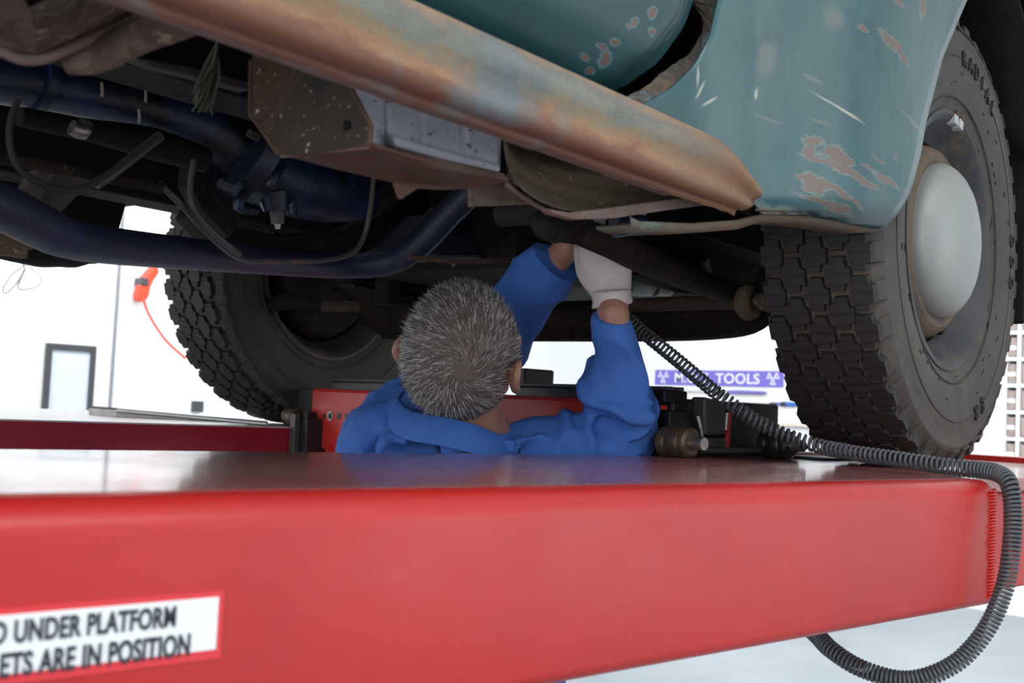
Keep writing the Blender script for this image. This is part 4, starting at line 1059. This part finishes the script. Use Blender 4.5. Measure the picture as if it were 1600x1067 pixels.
# shoulder pads of cloth, back pleats
bpt = lambda px, py, z=1.70: PZ(px, py, z)
for pts, r in (([bpt(548, 700, 1.76), bpt(580, 668, 1.75), bpt(628, 640, 1.75)], .035), ([bpt(640, 690, 1.70), bpt(600, 664, 1.72), bpt(628, 626, 1.74)], .018),
               ([bpt(690, 705, 1.68), bpt(740, 694, 1.68), bpt(800, 700, 1.69)], .014), ([bpt(800, 712, 1.70), bpt(812, 690, 1.72), bpt(850, 680, 1.75)], .016), ([bpt(590, 712, 1.70), bpt(600, 690, 1.70), bpt(612, 676, 1.70)], .012)):
    add_tube(ov, pts, [r*.6, r, r*.6], 10, 4)
# sleeve ends stay open around the wrist; fabric body
fold_rings(ov, ER, WR, .0, .4, 5, .056, .008, 21)
ovo = remesh_obj('overalls', ov, m_ovr, man, .0042, 2, disp=[(.07, .014), (.11, .030)])
# turned-down collar
col_pix = [(640, 600, 1.78), (618, 630, 1.735), (640, 652, 1.69), (690, 662, 1.645), (742, 674, 1.645), (782, 690, 1.68), (802, 686, 1.74)]
bm = bmesh.new()
cp = [PZ(*p) for p in col_pix]
cc = PZ(722, 640, 1.80)
upr = [p+(cc-p).normalized()*.006+U*.010 for p in cp]
low = [p+(p-cc).normalized()*.016-U*.030-F*.006 for p in cp]
ups, _ = spline(upr, [(1, 1)]*7, 5); los, _ = spline(low, [(1, 1)]*7, 5)
rows = [[bm.verts.new(p) for p in ups], [bm.verts.new(a.lerp(b, .35)-F*.012) for a, b in zip(ups, los)], [bm.verts.new(p) for p in los]]
for a, b in zip(rows, rows[1:]):
    for k in range(len(a)-1): bm.faces.new((a[k], a[k+1], b[k+1], b[k]))
bm_obj('collar', bm, m_ovr, man, smooth=True, solid=.004, sub=2)
# boots
for s, foot in ((-1, .02), (1, .06)):
    hp0 = hip+side*((.085+foot)*s); b0 = Vector((hp0.x, hp0.y, 0))
    tube('boot', [b0+Vector((0, 0, .035))-fwd*.05, b0+Vector((0, 0, .05))+fwd*.04, b0+Vector((0, 0, .038))+fwd*.16, b0+Vector((0, 0, .03))+fwd*.2], [(.035, .042), (.05, .05), (.036, .052), (.024, .035)], m_rubber, man, 14, 4, up=(0, 0, 1))
    tube('boot_shaft', [b0+Vector((0, 0, .05)), b0+Vector((0, 0, .2))], [.055, .058], m_rubber, man, 14, 1)
# ---- hair: short grey strands growing from the crown whorl
def hair_mat(name, stops):
    m = bpy.data.materials.new(name); m.use_nodes = True; nt = m.node_tree; b = nt.nodes['Principled BSDF']
    g = NN(nt, 'ShaderNodeNewGeometry'); cr = NN(nt, 'ShaderNodeValToRGB', {'Fac': g.outputs['Random Per Island']})
    e = cr.color_ramp.elements
    for i, (p, c) in enumerate(stops):
        if i < 2: el = e[i]; el.position = p
        else: el = e.new(p)
        el.color = (*c, 1)
    nt.links.new(cr.outputs[0], b.inputs['Base Color']); b.inputs['Roughness'].default_value = .5; b.inputs['Specular IOR Level'].default_value = .35
    return m
m_hair = hair_mat('grey_hair', ((0, (.035, .03, .028)), (1, (.66, .64, .63)), (.28, (.085, .076, .072)), (.55, (.20, .185, .18)), (.8, (.40, .385, .38))))
m_scalp = mat('hair_roots', (.13, .10, .09), .7, layers=[((.20, .15, .13), 40, .5, .7)], bump=(200, .3))
def hairy(d):
    """1 where hair grows"""
    az = math.degrees(math.atan2(d.y, abs(d.x)))      # 90 = face, -90 = nape
    el = math.degrees(math.asin(max(-1, min(1, d.z))))
    if d.y > 0:
        lim = lerp_tab([(0, -14), (12, -2), (25, 8), (40, 34), (60, 44), (90, 40)], az)
        if abs(az-10) < 8 and el > -16: return True
    else: lim = lerp_tab([(0, -34), (15, -34), (16, -44), (40, -50), (90, -56)], -az)
    if -22 < az < 0 and -30 < el < 4: return False   # around the ears
    return el > lim
crown = Vector((.46, -.80, .38)).normalized()
rh = random.Random(12)
bm = bmesh.new()
shell = bmesh.new()
nS = 16000; cnt = 0
while cnt < nS:
    d = Vector((rh.gauss(0, 1), rh.gauss(0, 1), rh.gauss(0, 1))).normalized()
    if not hairy(d): continue
    if d.y > .75 and rh.random() < .3: continue
    # hair is thin over the crown
    near_c = d.angle(crown)
    if near_c < .16 and rh.random() < .3: continue
    cnt += 1
    nrm = d
    away = (d-crown); away -= nrm*away.dot(nrm)
    if away.length < 1e-4: away = nrm.orthogonal()
    away.normalize()
    sw = nrm.cross(away)
    tw = .9*math.exp(-near_c*1.6)+.25
    gd = (away+sw*tw+Vector((rh.gauss(0, .26), rh.gauss(0, .26), rh.gauss(0, .26)))).normalized()
    L = rh.uniform(.013, .024)*(1.0 if d.z > -.3 else .6)
    lift = rh.uniform(.14, .42)
    p0 = skull_pt(d, .001); p1 = p0+(gd*.75+nrm*lift)*L*.55; p2 = p1+(gd*.95+nrm*lift*.35)*L*.5
    wv = gd.cross(nrm).normalized()*.00042
    a0, a1 = HM @ (p0-wv), HM @ (p0+wv); b0, b1 = HM @ (p1-wv*.9), HM @ (p1+wv*.9); c0 = HM @ p2
    v = [bm.verts.new(q) for q in (a0, a1, b0, b1, c0)]
    bm.faces.new((v[0], v[1], v[3], v[2])); bm.faces.new((v[2], v[3], v[4]))
me = bpy.data.meshes.new('hair'); bm.to_mesh(me); bm.free(); me.materials.append(m_hair)
ho = bpy.data.objects.new('hair', me); link(ho, man); ho['kind'] = 'stuff'; ho['label'] = 'short grey hair brushed out from the crown'
# under-layer following the scalp, giving the hair its body
nu, nv = 72, 48
vs = {}
def gv_(i, j):
    i %= nu
    if (i, j) not in vs:
        th = math.pi*j/nv; d = Vector((math.sin(th)*math.cos(2*math.pi*i/nu), math.sin(th)*math.sin(2*math.pi*i/nu), math.cos(th)))
        vs[i, j] = shell.verts.new(HM @ skull_pt(d, .0045))
    return vs[i, j]
for j in range(nv):
    for i in range(nu):
        th = math.pi*(j+.5)/nv; ph = 2*math.pi*(i+.5)/nu
        if hairy(Vector((math.sin(th)*math.cos(ph), math.sin(th)*math.sin(ph), math.cos(th)))):
            q = []
            for a in (gv_(i, j), gv_(i+1, j), gv_(i+1, j+1), gv_(i, j+1)):
                if a not in q: q.append(a)
            if len(q) == 4 and j > 0 and j < nv-1: shell.faces.new(q)
            elif len(q) >= 3:
                try: shell.faces.new(q)
                except ValueError: pass
bmesh.ops.remove_doubles(shell, verts=shell.verts, dist=1e-5)
bm_obj('hair_roots', shell, m_scalp, man, smooth=True)

# ================================================================ THINGS ON AND BEYOND THE LIFT
# coiled air hose
hp = [PZ(980, 496, 1.92), PZ(1006, 520, 1.89), PZ(1060, 564, 1.83), PZ(1130, 622, 1.76), PZ(1200, 668, 1.74), PZ(1270, 694, 1.72)]
for px, py, z in ((1330, 707, 1.66), (1400, 717, 1.60), (1460, 726, 1.56), (1520, 733, 1.53)): hp.append(PZ(px, py, z))
hp += [PZ(1558, 739, 1.50), PZ(1577, 756, 1.47), PZ(1583, 800, 1.455), PZ(1580, 860, 1.44), PZ(1569, 920, 1.43), PZ(1540, 985, 1.42), PZ(1490, 1038, 1.42), PZ(1420, 1062, 1.43), PZ(1350, 1046, 1.45), PZ(1300, 1016, 1.48), PZ(1276, 992, 1.52), PZ(1240, 960, 1.58)]
P, _ = spline(hp, [(1, 1)]*len(hp), 24)
acc = [0]
for a, b in zip(P, P[1:]): acc.append(acc[-1]+(b-a).length)
def at_len(s):
    lo, hi = 0, len(acc)-1
    while hi-lo > 1:
        m = (lo+hi)//2
        if acc[m] <= s: lo = m
        else: hi = m
    t = (s-acc[lo])/max(1e-9, acc[hi]-acc[lo]); return P[lo].lerp(P[hi], t)
total = acc[-1]; coil = []; s = 0; ang = 0
up = Vector((0, 0, 1)); SEG = 12
while s < total-.002:
    p = at_len(s); t = (at_len(min(total, s+.004))-at_len(max(0, s-.004))).normalized()
    up = (up-t*up.dot(t)).normalized(); bn = t.cross(up)
    f = s/total
    r = .0098
    pitch = lerp_tab([(0, .0092), (.36, .0090), (.46, .0075), (.54, .0056), (1, .0053)], f)
    coil.append(p+up*(r*math.cos(ang))+bn*(r*math.sin(ang)))
    ang += 2*math.pi/SEG; s += pitch/SEG
bm = bmesh.new(); add_tube(bm, coil, .0024, 6, 1)
m_hose = mat('dark_grey_hose', (.060, .064, .070), .42, layers=[((.08, .084, .09), 30, .4, .7)])
hose = bm_obj('coiled_hose', bm, m_hose, None, smooth=True)
tag(hose, 'dark grey coiled air hose draped over the red platform and its end', 'hose')

# tool board with its heading
XS = XW-.03
def yz(px, py, x=XS): return PX(px, py, x)
bA, bB = yz(1000, 560), yz(1300, 560)
m_board = mat('white_tool_board', (.80, .82, .84), .5)
zbot = yz(1120, 672).z; ztop = yz(1120, 555).z
bd = box('tool_board', (XS, bB.y-.4, zbot), (XW-.001, bA.y+.1, ztop+.35), m_board, None, bevel=.003)
tag(bd, 'white wall board behind the hose that carries the tools', 'board')
s0, s1, s2, s3 = yz(1025, 577, XS), yz(1225, 581, XS), yz(1225, 605, XS), yz(1025, 601, XS)
sz0, sz1 = (s2.z+s3.z)/2, (s0.z+s1.z)/2
sg = box('sign', (XS-.012, s1.y, sz0), (XS-.001, s0.y, sz1), mat('violet_sign', (.17, .135, .56), .5), None, bevel=None)
tag(sg, 'violet sign with white M.O.T. TOOLS lettering on the far wall', 'sign')
WM['sign'] = Matrix()
m_sw = mat('sign_white', (.85, .85, .9), .5)
h = sz1-sz0; wd = s0.y-s1.y
mtS = lambda y, z: Matrix(((0, 0, -1, XS-.0125), (-1, 0, 0, y), (0, 1, 0, z), (0, 0, 0, 1)))
t = text_mesh('M.O.T. TOOLS', h*.92, mtS((s0.y+s1.y)/2, sz0+h*.18), .001, 1, 'CENTER', 1.05)
ys = [v.co.y for v in t.verts]; k = wd*.66/(max(ys)-min(ys)); ym = (max(ys)+min(ys))/2
for v in t.verts: v.co.y = (s0.y+s1.y)/2+(v.co.y-ym)*k
bm_obj('lettering', t, m_sw, sg)['kind'] = 'stuff'
def tri(bm, y, z, r, inv, t=.26):
    for ri in (0,):
        d = -1 if inv else 1
        pts = [(0, d*r), (-r*.87, -d*r*.5), (r*.87, -d*r*.5)]
        inn = [(a*(1-2*t), b*(1-2*t)) for a, b in pts]
        o = [bm.verts.new((XS-.0145, y+a, z+b)) for a, b in pts]; i = [bm.verts.new((XS-.0145, y+a, z+b)) for a, b in inn]
        for q in range(3): bm.faces.new((o[q], o[(q+1) % 3], i[(q+1) % 3], i[q]))
for yc in (s0.y-wd*.072, s1.y+wd*.072):
    bm = bmesh.new(); r = h*.27
    tri(bm, yc-r*.95, sz0+h*.66, r, False); tri(bm, yc+r*.95, sz0+h*.66, r, False); tri(bm, yc, sz0+h*.28, r, False)
    bm_obj('triangle_emblem', bm, m_sw, sg, solid=.001)
# screwdriver on the board
p0, p1 = yz(1203, 630, XS-.02), yz(1247, 633, XS-.02)
zc = (p0.z+p1.z)/2
scr = thing('screwdriver', 'blue handled screwdriver hung flat on the white tool board', 'screwdriver', (XS-.02, p1.y, zc))
m_sb = mat('blue_handle', (.03, .14, .50), .4); m_sk = mat('black_grip', (.02, .02, .03), .5)
L = p0.y-p1.y
def sy(t): return Vector((XS-.02, p0.y-L*t, zc))
tube('handle', [sy(.28), sy(.4), sy(.6), sy(.85), sy(1.0)], [.012, .017, .022, .023, .012], m_sb, scr, 14, 3)
tube('grip', [sy(.42), sy(.60)], [.0225, .0235], m_sk, scr, 14, 1)
tube('collar', [sy(0), sy(.15), sy(.28)], [.012, .015, .011], m_sk, scr, 12, 3)
q0 = yz(1150, 628, XS-.02); tube('blade', [Vector((XS-.02, q0.y, zc)), sy(0)], .0045, m_steel, scr, 10, 1)
# torque wrench on the board
a, b = yz(1046, 610, XS-.032), yz(1197, 614, XS-.032); zc2 = (a.z+b.z)/2
wr = thing('torque_wrench', 'chrome wrench with violet grip hung below the sign', 'wrench', (XS-.032, b.y, zc2))
wy = lambda t: Vector((XS-.032, a.y+(b.y-a.y)*t, zc2))
m_chr = mat('bright_chrome', (.65, .66, .68), .3, metal=.6)
tube('shaft', [wy(.05), wy(.62)], .010, m_chr, wr, 12, 1)
tube('head', [wy(0), wy(.03), wy(.08)], [.02, .026, .016], m_chr, wr, 14, 3)
tube('grip', [wy(.62), wy(.75), wy(.95), wy(1)], [.016, .019, .017, .01], mat('violet_grip', (.16, .14, .45), .5), wr, 14, 3)
# grey cabinet below the board
c0, c1 = yz(1150, 662, XW-.5), yz(1262, 690, XW-.5)
cab = thing('tool_cabinet', 'pale grey cabinet against the wall under the tool board', 'cabinet', (XW-.3, (c0.y+c1.y)/2, 0))
m_cab = mat('pale_grey_cabinet', (.62, .62, .64), .5)
box('carcass', (XW-.5, c1.y-.1, 0), (XW-.04, c0.y+.9, c0.z), m_cab, cab)
box('worktop', (XW-.53, c1.y-.13, c0.z), (XW-.04, c0.y+.93, c0.z+.03), mat('pale_wood_top', (.66, .58, .48), .5), cab)
for k in range(3):
    yy = c1.y+.03+k*.42
    d = box('cabinet_door', (XW-.515, yy, .1), (XW-.501, yy+.38, c0.z-.04), m_wall2, cab)
    tube('handle', [(XW-.53, yy+.33, .8), (XW-.53, yy+.33, .95)], .006, m_steel, d, 8, 1)
# drawer rack fixed to the far wall at the right
XK = XW-.42
rk0, rk1 = PX(1567, 600, XK), PX(1660, 600, XK)
rz0, rz1 = PX(1590, 728, XK).z, PX(1590, 478, XK).z
rack = thing('drawer_rack', 'white wall rack of pale brown drawers seen behind the near wheel', 'rack', (XW-.2, (rk0.y+rk1.y)/2, rz0))
m_rk = mat('white_rack', (.8, .8, .8), .5); m_dr = mat('brown_drawer_front', (.30, .23, .21), .5, layers=[((.38, .31, .29), 9, .4, .7)])
ydiv = PX(1588, 600, XK).y
for y in (rk0.y, ydiv, rk1.y): box('side_panel', (XK, y-.03, rz0), (XW-.001, y, rz1), m_rk, rack)
box('back_panel', (XW-.03, rk1.y, rz0), (XW-.001, rk0.y, rz1), m_rk, rack)
n = 6; dz = (rz1-rz0)/n
for k in range(n+1): box('shelf', (XK-.002, rk1.y, rz0+k*dz-.014), (XW-.03, rk0.y, rz0+k*dz+.014), m_rk, rack, bevel=None)
for k in range(n):
    for y0_, y1_ in ((ydiv+.01, rk0.y-.04), (rk1.y+.01, ydiv-.04)):
        d = box('drawer', (XK+.005, y0_, rz0+k*dz+.02), (XW-.04, y1_, rz0+(k+1)*dz-.04), m_dr, rack, bevel=.004)
        box('label_holder', (XK+.001, (y0_+y1_)/2-.03, rz0+k*dz+dz*.35), (XK+.006, (y0_+y1_)/2+.03, rz0+k*dz+dz*.5), m_white, d, bevel=None)
# orange-red hose reel hung on the far wall, with its line
pz = lambda px, py: PY(px, py, YW-.12)
reel = thing('hose_reel', 'orange red hose loop hanging on the white wall behind the far wheel', 'hose reel', tuple(pz(232, 440)))
m_or = mat('orange_red', (.75, .06, .02), .45)
slab('cover', [pz(x, y) for x, y in ((246, 408), (236, 420), (226, 432), (219, 447), (215, 460), (216, 469), (222, 472), (229, 470), (234, 461), (236, 448), (241, 438), (250, 426))], (0, .10, 0), m_or, reel, .02)
tube('line', [pz(224, 468), pz(232, 490), pz(245, 512), pz(262, 535), pz(290, 560)], .012, mat('red_line', (.8, .10, .08), .5), reel, 8, 4)
box('wall_hook', (pz(226, 440).x-.03, YW-.13, pz(226, 440).z-.03), (pz(226, 440).x+.03, YW, pz(226, 440).z+.03), m_dgrey, reel)
# thin wire loops hung from above, near the left edge
pw = lambda px, py: PY(px, py, YW-.05)
wire = tube('wire_loop', [pw(34, 406), pw(36, 416), pw(20, 428), pw(5, 450), pw(10, 458), pw(28, 440), pw(38, 420), pw(36, 412), pw(50, 420), pw(64, 435), pw(60, 446), pw(42, 452), pw(28, 450), pw(34, 432), pw(40, 420)], .005, mat('grey_wire', (.10, .10, .11), .5), None, 6, 5)
tag(wire, 'thin grey wire tangled in loops on the white wall at left', 'wire')
# small dark switch box on the far wall just above the far platform
a = PY(308, 635, YW-.02)
sw = box('switch_box', (a.x-.045, YW-.05, a.z-.045), (a.x+.045, YW-.001, a.z+.045), m_dgrey, None)
tag(sw, 'small dark box fixed low on the white wall left of the far wheel', 'switch')
